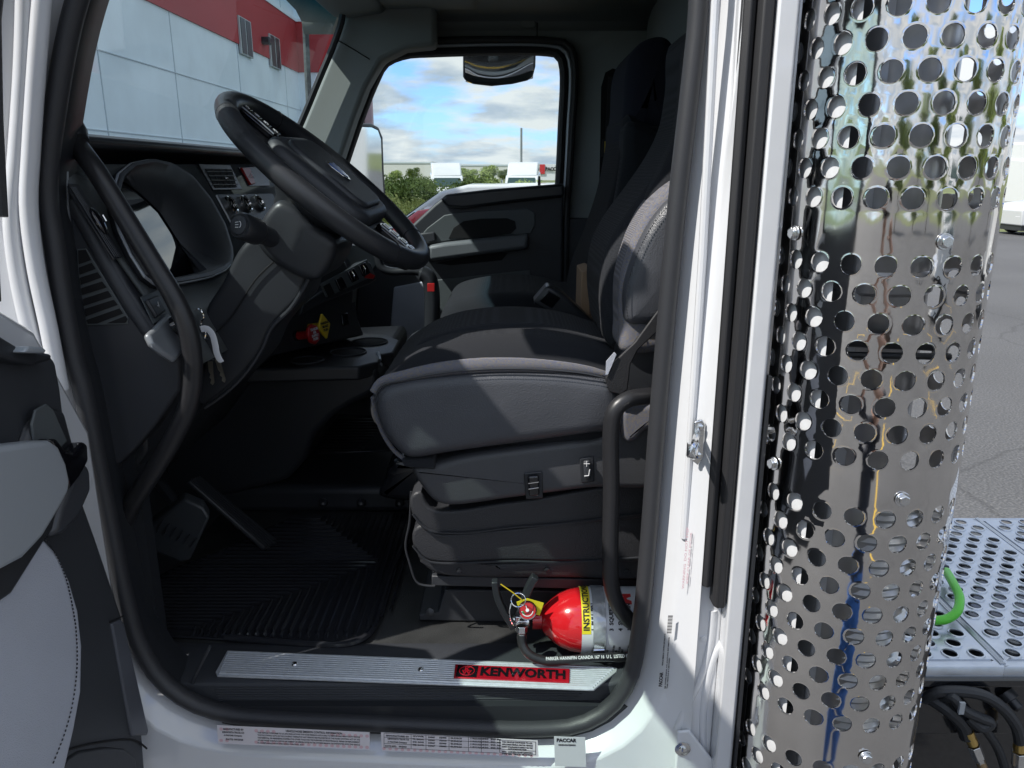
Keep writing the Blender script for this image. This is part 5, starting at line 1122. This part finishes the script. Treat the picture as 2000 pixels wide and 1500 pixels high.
fitting((1890,1428), (1930,1525), .0125, 0, ''); fitting((1993,1440), (1984,1540), .0135, 0, '')
mb = MB(); mb.lathe([(.02, 0), (.02, .02), (.012, .022), (.012, .04), (.008, .045)], fp(1962, 1352, .02), (.5, -.8, -.6), 14); mb.build('frame_port', PLB, truck)
mb = MB(); mb.box(fp(1878, 1383, -.06), (.012, .006, .03)); mb.build('cable_tie', SILP, truck)
mb = MB(); cz = dzv+.03
mb.tube(cat([PZ(1848,1116,cz), PZ(1862,1140,cz+.02), PZ(1874,1168,cz+.02), PZ(1868,1196,cz+.01), PZ(1846,1210,cz), PZ(1822,1212,cz)], 40, False), .0115, 14); gc_ = mb.build('electrical_cable', GRN, truck, label='bright green cable curving over the deck plate')

# ================================================================== THE PLACE AROUND
ASP = mat('asphalt', (.085, .085, .088), .85, bump=1.0, bscale=160, vary=.22, vscale=60)
def asphalt():
    m = bpy.data.materials.new('asphalt_ground'); m.use_nodes = True; t = m.node_tree; b = t.nodes['Principled BSDF']; b.inputs['Roughness'].default_value = .8
    c = nn(t, 'ShaderNodeTexCoord'); n1 = nn(t, 'ShaderNodeTexNoise'); n1.inputs['Scale'].default_value = 55; n1.inputs['Detail'].default_value = 4; n2 = nn(t, 'ShaderNodeTexNoise'); n2.inputs['Scale'].default_value = .35; n2.inputs['Detail'].default_value = 5
    t.links.new(c.outputs['Object'], n1.inputs[0]); t.links.new(c.outputs['Object'], n2.inputs[0])
    r = nn(t, 'ShaderNodeValToRGB'); e = r.color_ramp.elements; e[0].position = .38; e[0].color = (.085, .086, .09, 1); e[1].position = .68; e[1].color = (.19, .188, .187, 1); x = e.new(.56); x.color = (.135, .135, .138, 1); t.links.new(n1.outputs[0], r.inputs[0])
    mx_ = nn(t, 'ShaderNodeMix', data_type='RGBA'); mx_.blend_type = 'MULTIPLY'; mx_.inputs[0].default_value = .5; t.links.new(r.outputs[0], mx_.inputs[6]); t.links.new(n2.outputs[0], mx_.inputs[7]); mu = nn(t, 'ShaderNodeMix', data_type='RGBA'); mu.blend_type = 'ADD'; mu.inputs[0].default_value = 0
    vo = nn(t, 'ShaderNodeTexVoronoi'); vo.feature = 'DISTANCE_TO_EDGE'; vo.inputs['Scale'].default_value = .33; nz = nn(t, 'ShaderNodeMix', data_type='VECTOR'); nz.inputs[0].default_value = .35; t.links.new(c.outputs['Object'], nz.inputs[4]); n3 = nn(t, 'ShaderNodeTexNoise'); n3.inputs['Scale'].default_value = 1.2; n3.inputs['Detail'].default_value = 5; t.links.new(c.outputs['Object'], n3.inputs[0]); t.links.new(n3.outputs[1], nz.inputs[5]); t.links.new(nz.outputs[1], vo.inputs[0])
    ck = nn(t, 'ShaderNodeMapRange'); ck.inputs[1].default_value = .001; ck.inputs[2].default_value = .006; ck.inputs[3].default_value = .75; t.links.new(vo.outputs['Distance'], ck.inputs[0]); m3 = nn(t, 'ShaderNodeMix', data_type='RGBA'); m3.blend_type = 'MULTIPLY'; m3.inputs[0].default_value = 1; t.links.new(mx_.outputs[2], m3.inputs[6]); t.links.new(ck.outputs[0], m3.inputs[7]); t.links.new(m3.outputs[2], b.inputs['Base Color']); bb = nn(t, 'ShaderNodeBump'); bb.inputs['Strength'].default_value = .8; bb.inputs['Distance'].default_value = .006; t.links.new(n1.outputs[0], bb.inputs['Height']); t.links.new(bb.outputs[0], b.inputs['Normal']); return m
def sheet(name, x0, x1, y0, y1, z, m, kind='structure'):
    q = MB(); q.add([V((x0, y0, z)), V((x1, y0, z)), V((x1, y1, z)), V((x0, y1, z))], [(0, 1, 2, 3)]); o = q.build(name, m, None, smooth=False); o['kind'] = kind; return o
sheet('ground', -900, 900, -900, 900, -.02, mat('far_field', (.12, .14, .05), .95, vary=.35, vscale=.08))
sheet('parking_lot', -60, 120, -60, 30, 0, asphalt())
YP = mat('yellow_road_paint', (.62, .40, .05), .7, vary=.12, vscale=8)
q = MB()
for x0, ya, yb in ((-4.2, -7.5, -2.4), (.9, -7.5, -2.4), (6.0, -7.5, -2.4), (11.1, -7.5, -2.4), (-4.2, 4.0, 12.0)):
    if True: q.add([V((x0, ya, .004)), V((x0+.12, ya, .004)), V((x0+.12, yb, .004)), V((x0, yb, .004))], [(0, 1, 2, 3)])
for yy in (3.5,): q.add([V((-4.2, yy, .0045)), V((2.2, yy, .0045)), V((2.2, yy+.12, .0045)), V((-4.2, yy+.12, .0045))], [(0, 1, 2, 3)])
yl = q.build('parking_lines', YP, None, smooth=False); yl['kind'] = 'structure'

# dealership building: long wall along the left, short return facing us
WP = mat('precast_wall_paint', (.76, .84, .88), .8, vary=.07, vscale=.9, bump=.1, bscale=40)
WR = mat('red_wall_paint', (.40, .035, .04), .75, vary=.08, vscale=.6)
JO = mat('panel_joint', (.52, .58, .62), .9)
bX, bY, bX2 = -8.0, 30.8, -5.45
bld = MB(); bld.prism([V((bX, 2.0, 0)), V((bX, bY, 0)), V((bX2, bY, 0)), V((bX2-1, 34, 0)), V((-14, 60, 0)), V((-40, 60, 0)), V((-40, 2.0, 0))], (0, 0, 11.5)); B_ = bld.build('dealership_building', WP, None)
tag(B_, 'long white panelled building with a red stripe seen through the windscreen', 'building')
zb1 = PX(300, 25, bX).z; zb0 = PX(600, 150, bX).z; zt1 = PX(600, 60, bX).z
za, zbb = zb0, zt1; print('band', za, zbb, PX(240, 0, bX).z)
q = MB(); q.box((bX+.02, (2+bY)/2, (za+zbb)/2), (.05, bY-2, zbb-za)); q.box(((bX+bX2)/2+.01, bY-.02, (za+zbb)/2), (bX2-bX+.02, .05, zbb-za)); q.build('red_stripe', WR, B_)
q = MB(); q.box((bX+.03, (2+bY)/2, zbb+.05), (.09, bY-2, .10)); q.box(((bX+bX2)/2, bY-.03, zbb+.05), (bX2-bX, .09, .10)); q.build('stripe_ledge', WP, B_)
q = MB()
for x, y in ((190,100), (335,80), (470,180), (560,190), (95, 100)):
    p = PX(x, y, bX); q.box((bX+.006, p.y, 5.7), (.02, .022, 11.4))
for pxx, pyy in ((335, 140), (200, 255)):
    p = PX(pxx, pyy, bX); q.box((bX+.010, (2+bY)/2, p.z), (.018, bY-2, .022))
q.box((-6.7, bY-.012, PX(335, 140, bX).z), (2.4, .028, .04)); q.box((-6.6, bY-.012, 5.7), (.03, .028, 11.4)); q.build('panel_joints', JO, B_)
for (xa_, xb_, yt_, yb_) in ((463, 487, 32, 114), (523, 543, 66, 138)):
    p0 = PX(xa_, (yt_+yb_)/2-6, bX); p1 = PX(xb_, (yt_+yb_)/2+6, bX); z1_ = PX((xa_+xb_)/2, yt_+6, bX).z; z0_ = PX((xa_+xb_)/2, yb_-6, bX).z
    q = MB(); cy_ = (p0.y+p1.y)/2; wy = abs(p1.y-p0.y)
    q.box((bX+.06, cy_, (z0_+z1_)/2), (.06, wy, z1_-z0_)); fr = q.build('window', mat('window_frame_grey', (.45, .47, .47), .5), B_)
    q = MB()
    for s in (-1, 1): q.box((bX+.095, cy_+s*wy*.23, (z0_+z1_)/2), (.02, wy*.36, (z1_-z0_)*.94))
    q.build('pane', mat('dark_pane', (.05, .06, .065), .35), fr)
p = PX(511, 80, bX); q = MB(); q.box((bX+.15, p.y, p.z), (.3, .35, .22)); q.build('wall_lamp', PLB, B_, bevel=.04)
# rope-like cable hanging in front of the screen outside
q = MB(); q.tube([PY(592, -20, 4.2), PY(597, 60, 4.2), PY(600, 130, 4.2), PY(603, 190, 4.2), PY(607, 300, 4.2)], .016, 8); cbl = q.build('hanging_cable', mat('grey_rope', (.06, .07, .07), .9, bump=1, bscale=60, vary=.5, vscale=60), None); tag(cbl, 'dark twisted cable hanging outside the windscreen near its far edge', 'cable')
# upright portal post seen at the left edge of the passenger window
q = MB(); p = PY(719, 200, 9.0); q.box((p.x, 9.0, 2.6), (.09, .09, 5.2)); q.box((p.x-.12, 9.0, 2.6), (.14, .2, 5.2)); pst = q.build('metal_post', mat('pink_grey_paint', (.42, .30, .32), .5), None, bevel=.01); tag(pst, 'tall pinkish post just left of the sky in the passenger window', 'post')

TYRE = mat('tyre', (.018, .018, .02), .8); CARG = mat('car_glass', (.02, .05, .05), .05, coat=.5)
def wheel_mb(c, r, w):
    q = MB(); q.lathe([(r*.6, -w/2), (r*.95, -w/2), (r, -w*.3), (r, w*.3), (r*.95, w/2), (r*.6, w/2)], c, (0, 1, 0), 24); return q
def make_car(name, label, catg, prof, glassp, ws, H, Wd, col_m, wheels, r, group=None):
    """side profile (x, z) with the nose to -x; ws: windscreen and rear-window quads as profile segments"""
    t = thing(name, label, catg, (0, 0, 0), group)
    q = MB(); hw = Wd/2; rings = []
    P = [V((x, 0, z)) for x, z in prof]
    def sec(y, k): return [V((p.x, y, p.z)) if p.z < H*.55 else V((p.x*(1), y*(1-(p.z-H*.55)/(H*.45)*.16), p.z)) for p in P]
    q.loft([sec(-hw*.97, 1), sec(-hw, 1), sec(hw, 1), sec(hw*.97, 1)][1:3]); q.build('body', col_m, t, bevel=.05, seg=3)
    for g in glassp:
        for s in (-1, 1):
            q = MB(); q.prism([V((x, s*hw*(1-(z-H*.55)/(H*.45)*.16)+s*.004, z)) for x, z in g], (0, s*.006, 0)); q.build('side_glass', CARG, t)
    for a, b in ws:
        ya = hw*.86; yb = hw*.78; n = V((b[1]-a[1], 0, -(b[0]-a[0]))).normalized(); n = n if n.z > 0 else -n
        q = MB(); q.prism([V((a[0], -ya, a[1]))+n*.004, V((a[0], ya, a[1]))+n*.004, V((b[0], yb, b[1]))+n*.004, V((b[0], -yb, b[1]))+n*.004], n*.008); q.build('windscreen', CARG, t)
    for x in wheels:
        for s in (-1, 1):
            w = wheel_mb((x, s*(hw-.10), r), r, .24).build('wheel', TYRE, t)
            q = MB(); q.lathe([(r*.58, 0), (r*.5, .02), (r*.2, .03), (.001, .03)], (x, s*(hw+.005), r), (0, s, 0), 16); q.build('rim', SILV, w)
    x0 = min(p[0] for p in prof)
    for s in (-1, 1):
        q = MB(); q.box((x0+.08, s*hw*.75, H*.42), (.12, .3, .14)); q.build('headlight', PAPR, t, bevel=.02)
        q = MB(); q.box((prof[0][0]+ (0 if False else 1.3), s*(hw+.10), H*.60), (.14, .18, .14)); q.build('door_mirror', col_m, t, bevel=.03)
    q = MB(); q.box((x0+2.2, 0, .28), ((max(p[0] for p in prof)-x0)*.9, Wd*.92, .22)); q.build('sill_cladding', PLB, t)
    return t
WC = mat('white_car_paint', (.58, .60, .61), .2, coat=.8); RC = mat('red_car_paint', (.45, .02, .03), .2, coat=.8)
van = make_car('delivery_van', 'white van with a sloping nose parked beyond the passenger window', 'van', [(-2.5,.35),(-2.5,.95),(-2.2,1.15),(-1.6,1.28),(-.75,1.86),(-.3,1.97),(2.4,2.0),(2.6,1.7),(2.6,.35)],
  [[(-1.35,1.30),(-.62,1.76),(-.1,1.80),(-.1,1.28)], [(.05,1.28),(.05,1.80),(1.0,1.80),(1.0,1.28)]], [((-1.58,1.30),(-.80,1.83))], 2.0, 1.9, WC, (-1.6, 1.7), .36)
van.location = (-.45, 14.2, 0)
car = make_car('hatchback', 'dark red hatchback with wide side windows in front of the white van', 'car', [(-2.1,.3),(-2.15,.8),(-1.9,1.0),(-1.1,1.12),(-.35,1.66),(.3,1.76),(1.5,1.72),(2.05,1.2),(2.1,.3)],
  [[(-.85,1.15),(-.25,1.60),(.35,1.66),(.35,1.15)], [(.45,1.15),(.45,1.66),(1.35,1.60),(1.7,1.2)]], [((-1.05,1.16),(-.40,1.63))], 1.75, 1.8, RC, (-1.35, 1.35), .33)
car.location = (-.95, 11.6, 0); car.scale = (1, 1, 1.0)
suv = make_car('sport_utility', 'white sport utility car parked behind the chrome shield at the right edge', 'car', [(-2.3,.35),(-2.35,.9),(-2.1,1.08),(-1.2,1.18),(-.5,1.62),(.2,1.70),(1.7,1.66),(2.25,1.2),(2.3,.35)],
  [[(-.95,1.2),(-.38,1.57),(.3,1.62),(.3,1.2)], [(.4,1.2),(.4,1.62),(1.4,1.58),(1.95,1.2)]], [((-1.15,1.2),(-.55,1.6))], 1.7, 1.9, WC, (-1.45, 1.45), .36)
suv.location = (20.4, 28.8, 0)

def make_semi(label, loc, rz, group):
    t = thing('semi_truck', label, 'truck', (0, 0, 0), group)
    q = MB(); q.prism([V((-1.3, y, z)) for y, z in [(-3.4, .6), (-3.4, 1.3), (-1.9, 1.75), (-1.75, 1.9), (-1.2, 2.55), (-.9, 2.75), (1.6, 3.0), (1.6, .6)]], (2.6, 0, 0)); q.build('cab', WC, t, bevel=.10, seg=3)
    q = MB(); q.prism([V((-1.22, y, z)) for y, z in [(-1.0, 2.7), (-.2, 3.55), (.2, 3.75), (1.6, 3.8), (1.6, 2.7)]], (2.44, 0, 0)); q.build('roof_fairing', WC, t, bevel=.12, seg=3)
    q = MB(); q.prism([V((-1.12, -1.80, 1.93)), V((1.12, -1.80, 1.93)), V((1.05, -1.28, 2.55)), V((-1.05, -1.28, 2.55))], (0, -.03, .02)); q.build('windscreen', CARG, t)
    for s in (-1, 1):
        q = MB(); q.prism([V((s*1.305, y, z)) for y, z in [(-1.45, 1.85), (-1.05, 2.5), (-.2, 2.55), (-.2, 1.85)]], (s*.01, 0, 0)); q.build('side_glass', CARG, t)
        q = MB(); q.box((s*1.55, -1.5, 2.15), (.12, .2, .5)); q.build('door_mirror', CHR, t, bevel=.03)
        q = MB(); q.box((s*1.0, -3.42, .95), (.4, .1, .25)); q.build('headlight', PAPR, t, bevel=.03)
        for y in (-2.6, 3.2, 4.5):
            q = MB(); q.lathe([(.3, -.15), (.5, -.15), (.52, 0), (.5, .15), (.3, .15)], (s*1.05, y, .52), (1, 0, 0), 24); q.build('wheel', TYRE, t)
    q = MB(); q.box((0, -3.43, 1.0), (1.1, .06, .6)); q.build('grille', CHR, t)
    q = MB(); q.box((0, 3.2, .85), (.9, 4.2, .25)); q.build('chassis', PLB, t)
    t.location = loc; t.rotation_euler[2] = rz; return t
gS = 'white sleeper trucks parked across the lot'
s1_ = make_semi('distant white truck with a tall rounded roof, left of the two in the passenger window', (-5.45, 66, -.75), R_(8), gS)
s2_ = copy_tree(s1_, (.9, 64, -.72), R_(-6), 'distant white truck with a tall rounded roof, beside the light pole', gS)
s3_ = copy_tree(s1_, (28.6, 43, 0), R_(28), 'white truck with black side window half hidden behind the chrome shield', gS)
q = MB(); pp_ = PY(1018, 300, 70); ztop = PY(1018, 250, 70).z; q.tube([V((pp_.x, 70, -.5)), V((pp_.x, 70, ztop))], [.13, .10], 10); lp_ = q.build('light_pole', mat('pole_grey', (.25, .27, .28), .5), None); tag(lp_, 'tall thin grey pole rising against the clouds behind the right distant truck', 'pole')
q = MB(); a_ = PY(1048, 321, 78); b_ = PY(1084, 352, 78); q.box(((a_.x+b_.x)/2, 78, (a_.z+b_.z)/2), (b_.x-a_.x, .3, a_.z-b_.z)); sg = q.build('roadside_sign', PAPR, None); tag(sg, 'white and red sign panel right of the distant trucks', 'sign')
q = MB(); q.box((a_.x+.35, 77.8, a_.z-.45), (.9, .1, .9)); q.build('red_corner', mat('sign_red', (.55, .03, .04), .5), sg)
q = MB(); textmesh(q, 'PACCAR', .40, V((a_.x+.86, 77.75, a_.z-.45)), (1, 0, 0), (0, 0, 1), .03, .01); q.build('sign_lettering', INK, sg)
for i, (x0, x1, yy, hz_) in enumerate(((-140, -30, 300, 6.5), (-25, 30, 340, 6), (34, 110, 300, 6))):
    q = MB(); q.box(((x0+x1)/2, yy+20, hz_/2-1), (x1-x0, 40, hz_+2)); w_ = q.build('warehouse', mat('pale_cladding', (.62, .62, .58), .8), None)
    tag(w_, ['pale warehouse on the horizon, left beyond the bushes', 'low white warehouse on the horizon between the distant trucks', 'grey warehouse on the horizon right of the light pole'][i], 'warehouse')
    q = MB(); q.box(((x0+x1)/2, yy-.1, hz_-.4), (x1-x0, .2, .5)); q.build('roof_edge', JO, w_)

# bushes and trees: leaf clusters through a lumpy crown
def leafmat(name, c1, c2):
    m = bpy.data.materials.new(name); m.use_nodes = True; t = m.node_tree; b = t.nodes['Principled BSDF']; b.inputs['Roughness'].default_value = .7
    c = nn(t, 'ShaderNodeTexCoord'); n = nn(t, 'ShaderNodeTexNoise'); n.inputs['Scale'].default_value = 2.2; n.inputs['Detail'].default_value = 4; t.links.new(c.outputs['Object'], n.inputs[0])
    r = nn(t, 'ShaderNodeValToRGB'); r.color_ramp.elements[0].position = .35; r.color_ramp.elements[1].position = .65; r.color_ramp.elements[0].color = (*c1, 1); r.color_ramp.elements[1].color = (*c2, 1); t.links.new(n.outputs[0], r.inputs[0]); t.links.new(r.outputs[0], b.inputs['Base Color']); return m
LF = leafmat('bush_leaves', (.09, .14, .03), (.30, .38, .09)); LF2 = leafmat('dry_leaves', (.22, .26, .06), (.50, .52, .16)); BARK = mat('bark', (.09, .07, .05), .9)
def make_tree(name, label, catg, h, w, trunk, m, n, leaf, seed, group):
    rn = random.Random(seed); t = thing(name, label, catg, (0, 0, 0), group); q = MB(); lob = [(rn.uniform(-.5, .5)*w, rn.uniform(-.5, .5)*w, trunk+(h-trunk)*rn.uniform(.2, .8), rn.uniform(.25, .5)*w) for _ in range(9)]
    for _ in range(n):
        lx, ly, lz, lr = rn.choice(lob); u = rn.gauss(0, 1); v = rn.gauss(0, 1); s = rn.gauss(0, 1); L1 = math.sqrt(u*u+v*v+s*s)+1e-6; rr = lr*(rn.random()**.4)
        p = V((lx+u/L1*rr, ly+v/L1*rr, max(.05, lz+s/L1*rr*.8))); a = V((rn.gauss(0, 1), rn.gauss(0, 1), rn.gauss(0, 1))).normalized(); b = a.orthogonal().normalized(); k = leaf*rn.uniform(.6, 1.4)
        q.add([p-a*k, p+b*k*.5, p+a*k, p-b*k*.5], [(0, 1, 2, 3)])
    q.build('crown', m, t, smooth=False)
    q = MB(); q.tube([V((0, 0, -.3)), V((.05*w, 0, trunk*.6)), V((0, .05*w, max(.4, trunk+.3*(h-trunk))))], [.05*h*.4+.02, .04*h*.4+.02, .02], 8)
    for k in range(4): a = rn.random()*6.28; q.tube([V((0, 0, trunk*.7+.1)), V((math.cos(a)*w*.3, math.sin(a)*w*.3, trunk+(h-trunk)*.55))], [.03, .01], 6)
    q.build('trunk', BARK, t); return t
gB = 'bushes at the edge of the lot beyond the passenger window'
b1 = make_tree('bush', 'round green bush beside the field, nearest the mirror', 'bush', 2.6, 2.6, .2, LF, 2600, .10, 1, gB)
b2 = make_tree('bush', 'yellowish low bush in the dry field', 'bush', 1.7, 2.6, .1, LF2, 2200, .09, 2, gB)
b1.location = (-6.9, 38, -.2); b2.location = (-6.2, 31, -.1)
rnb = random.Random(5)
spots = [(-9.3, 41, 0, 1), (-11.6, 45, 0, 1), (-7.6, 44, 0, .9), (-5.2, 43, 1, 1.0), (-8.0, 34, 1, 1.1), (-5.0, 34, 1, 1.0), (-4.2, 46, 0, 1.0), (-2.8, 49, 0, 1.05), (-1.4, 50, 0, .95), (-.6, 47, 1, .9), (-6.2, 48, 0, 1.05), (1.6, 52, 0, .9), (-3.6, 41, 1, .9), (3.6, 52, 0, .85)]
wd = ['left of', 'right of', 'behind', 'before', 'below', 'between', 'past', 'near']
for i, (x, y, k, sc) in enumerate(spots):
    o = copy_tree((b1, b2)[k], (x, y, -.2), rnb.random()*6.28, None, gB); o.scale = (sc*.9, sc*.9, sc*(.55 if k else .84))
    o['label'] = ('green' if k == 0 else 'yellowish dry') + ' bush among the hedge of bushes, ' + ['far left against the mirror', 'second from the mirror at the back', 'behind the round front bush', 'low, before the left distant truck', 'low in the field beside the mirror', 'low before the van bonnet', 'just right of the left distant truck', 'tall, midway between the two distant trucks', 'left of the light pole', 'low, midway between the two distant trucks', 'just left of the left distant truck', 'right of the light pole, behind', 'low under the left distant truck', 'last towards the sign'][i]
# trees behind the viewer, mirrored in the chrome, and at the right edge
t1 = make_tree('tree', 'leafy tree showing over the roof of the white truck at the right edge', 'tree', 6.5, 4.2, 1.6, LF, 4200, .17, 9, 'broad trees round the lot'); t1.location = (46, 62, 0)
for i, (x, y) in enumerate(((16, -24), (9, -27), (23, -19), (2, -30), (-7, -26), (28, -8), (30, 4))):
    copy_tree(t1, (x, y, 0), i*1.3, 'tree behind the camera mirrored in the chrome shield, ' + ['tallest in the middle', 'second along', 'third along', 'fourth along', 'farthest left', 'far right', 'at the right beyond the deck'][i], 'broad trees round the lot')
copy_tree(s1_, (13, -14, 0), R_(200), 'white truck behind the camera mirrored in the shield', gS)
for i, (x, sc, w_) in enumerate(((-46, .8, 'far left by the mirror'), (-38, .7, 'second from the left'), (-33, .85, 'just left of the left distant truck'), (-13, .8, 'right of the left distant truck'), (-8, .95, 'midway between the distant trucks'), (-3, .75, 'left of the light pole'), (9, .7, 'at the far right by the sign'))):
    o = copy_tree(t1, (x, 250+7*(i % 3), -1), i*2.1, 'small far tree on the horizon, '+w_, 'far trees on the horizon'); o.scale = (sc*1.5, sc, sc)
c2 = copy_tree(suv, (9.5, -9.0, 0), R_(15), 'white car behind the camera mirrored in the shield', None)
tr_ = MB(); tr_.box((15, 5.6, 1.65), (5.5, 2.4, 2.1)); tr_.box((12.2, 5.6, .75), (.5, .5, .5)); to = tr_.build('box_trailer', WC, None, bevel=.05); tag(to, 'white box trailer behind the truck, seen only in the passenger mirror', 'trailer')
for yy in (4.6, 6.6):
    q = wheel_mb((15.2, yy, .4), .4, .25); q.build('wheel', TYRE, to)
grass = MB(); rg_ = random.Random(11)
for _ in range(9000):
    x = rg_.uniform(-12, 6); y = rg_.uniform(30.5, 50); h = rg_.uniform(.25, .9); a = rg_.random()*3.14; dx, dy = math.cos(a)*.05, math.sin(a)*.05; l = rg_.uniform(-.2, .2)
    grass.add([V((x-dx, y-dy, -.05)), V((x+dx, y+dy, -.05)), V((x+l, y+l*.5, h))], [(0, 1, 2)])
g_ = grass.build('tall_grass', LF2, None, smooth=False); tag(g_, 'tall yellow green grass of the field beyond the lot', 'grass', kind='stuff')

# ---- the person taking the picture, standing behind the camera and mirrored in the shield
def skin_obj(name, nodes, edges, root=0, sub=2):
    me = bpy.data.meshes.new('t'); me.from_pydata([n[0] for n in nodes], edges, []); o = bpy.data.objects.new('t', me); COL.objects.link(o)
    sk = o.modifiers.new('s', 'SKIN'); 
    if not me.skin_vertices: me.attributes
    for i, n in enumerate(nodes):
        r = n[1]; me.skin_vertices[0].data[i].radius = r if isinstance(r, tuple) else (r, r)
        me.skin_vertices[0].data[i].use_root = (i == root)
    q = o.modifiers.new('u', 'SUBSURF'); q.levels = sub; q.render_levels = sub
    dg = bpy.context.evaluated_depsgraph_get(); dg.update(); m2 = bpy.data.meshes.new_from_object(o.evaluated_get(dg)); bpy.data.objects.remove(o); bpy.data.meshes.remove(me); return m2
SKIN = mat('skin', (.55, .33, .24), .5); JEAN = mat('blue_denim', (.045, .14, .42), .85, bump=.4, bscale=500, vary=.12, vscale=15); SHIRT = mat('dark_shirt', (.03, .035, .05), .85); HAIR = mat('brown_hair', (.05, .03, .02), .7)
PXo, PYo = .30, -.27
nd = [((0,0,.98),(.16,.11)),((0,0,1.16),(.135,.10)),((0,0,1.34),(.17,.11)),((0,0,1.47),(.10,.08)),((0,.01,1.54),.055),((0,.02,1.62),(.075,.09)),((0,.02,1.73),(.072,.088)),
 ((-.10,0,.90),.115),((-.10,.01,.50),.085),((-.11,-.01,.10),.042),((-.11,.13,.04),.035),
 ((.10,0,.90),.115),((.10,.0,.50),.085),((.12,-.02,.10),.042),((.13,.12,.04),.035),
 ((-.19,0,1.44),.055),((-.30,.12,1.62),.045),((-.33,.16,1.90),.030),((-.335,.185,1.98),(.030,.016)),
 ((.19,0,1.44),.055),((.02,.20,1.66),.045),((-.14,.17,1.88),.030),((-.18,.195,1.95),(.030,.016))]
eg = [(0,1),(1,2),(2,3),(3,4),(4,5),(5,6),(0,7),(7,8),(8,9),(9,10),(0,11),(11,12),(12,13),(13,14),(3,15),(15,16),(16,17),(17,18),(3,19),(19,20),(20,21),(21,22)]
base = len(nd)
for h, sx_ in ((18, -1), (22, 1)):
    hx, hy, hz = nd[h][0]
    for k in range(4):
        i = len(nd); dx = (-.026+.017*k); L1 = (.030, .036, .033, .026)[k]
        nd += [((hx+dx, hy+.012, hz+.035), .0085), ((hx+dx, hy+.030, hz+.035+L1), .0078), ((hx+dx*.9, hy+.022, hz+.035+L1+.022), .007)]
        eg += [(h, i), (i, i+1), (i+1, i+2)]
    i = len(nd); nd += [((hx+.036*-sx_, hy+.014, hz+.005), .010), ((hx+.050*-sx_, hy+.034, hz+.028), .0085)]; eg += [(h, i), (i, i+1)]
m2 = skin_obj('person', nd, eg, 0, 1)
pers = bpy.data.objects.new('person', m2); COL.objects.link(pers); pers.location = (PXo, PYo, 0)
for k in (SKIN, JEAN, SHIRT, PLB): m2.materials.append(k)
for p in m2.polygons:
    c = p.center; p.use_smooth = True
    if c.z < .09: p.material_index = 3
    elif c.z < 1.02: p.material_index = 1
    elif c.z < 1.53 or (abs(c.x) > .13 and c.z < 1.60): p.material_index = 2
tag(pers, 'person in blue jeans and dark shirt holding up a phone, mirrored in the chrome shield', 'person')
WLOC['person'] = V((PXo, PYo, 0))
q = MB(); q.ball((PXo, PYo+.0, 1.70), .105, 16, (.85, 1.0, .95)); q.build('hair', HAIR, pers)
for s in (-1, 1):
    q = MB(); q.ball((PXo+s*.030, PYo+.098, 1.675), .010, 10); q.build('eye', INK, pers)
q = MB(); q.ball((PXo, PYo+.112, 1.645), .014, 10, (.8, 1.1, 1.3)); q.build('nose', SKIN, pers)
q = MB(); q.box((-.02, -.055, 2.10), (.155, .009, .078)); ph = q.build('mobile_phone', GLB, None, bevel=.003); tag(ph, 'black phone held sideways in raised hands behind the camera', 'phone')
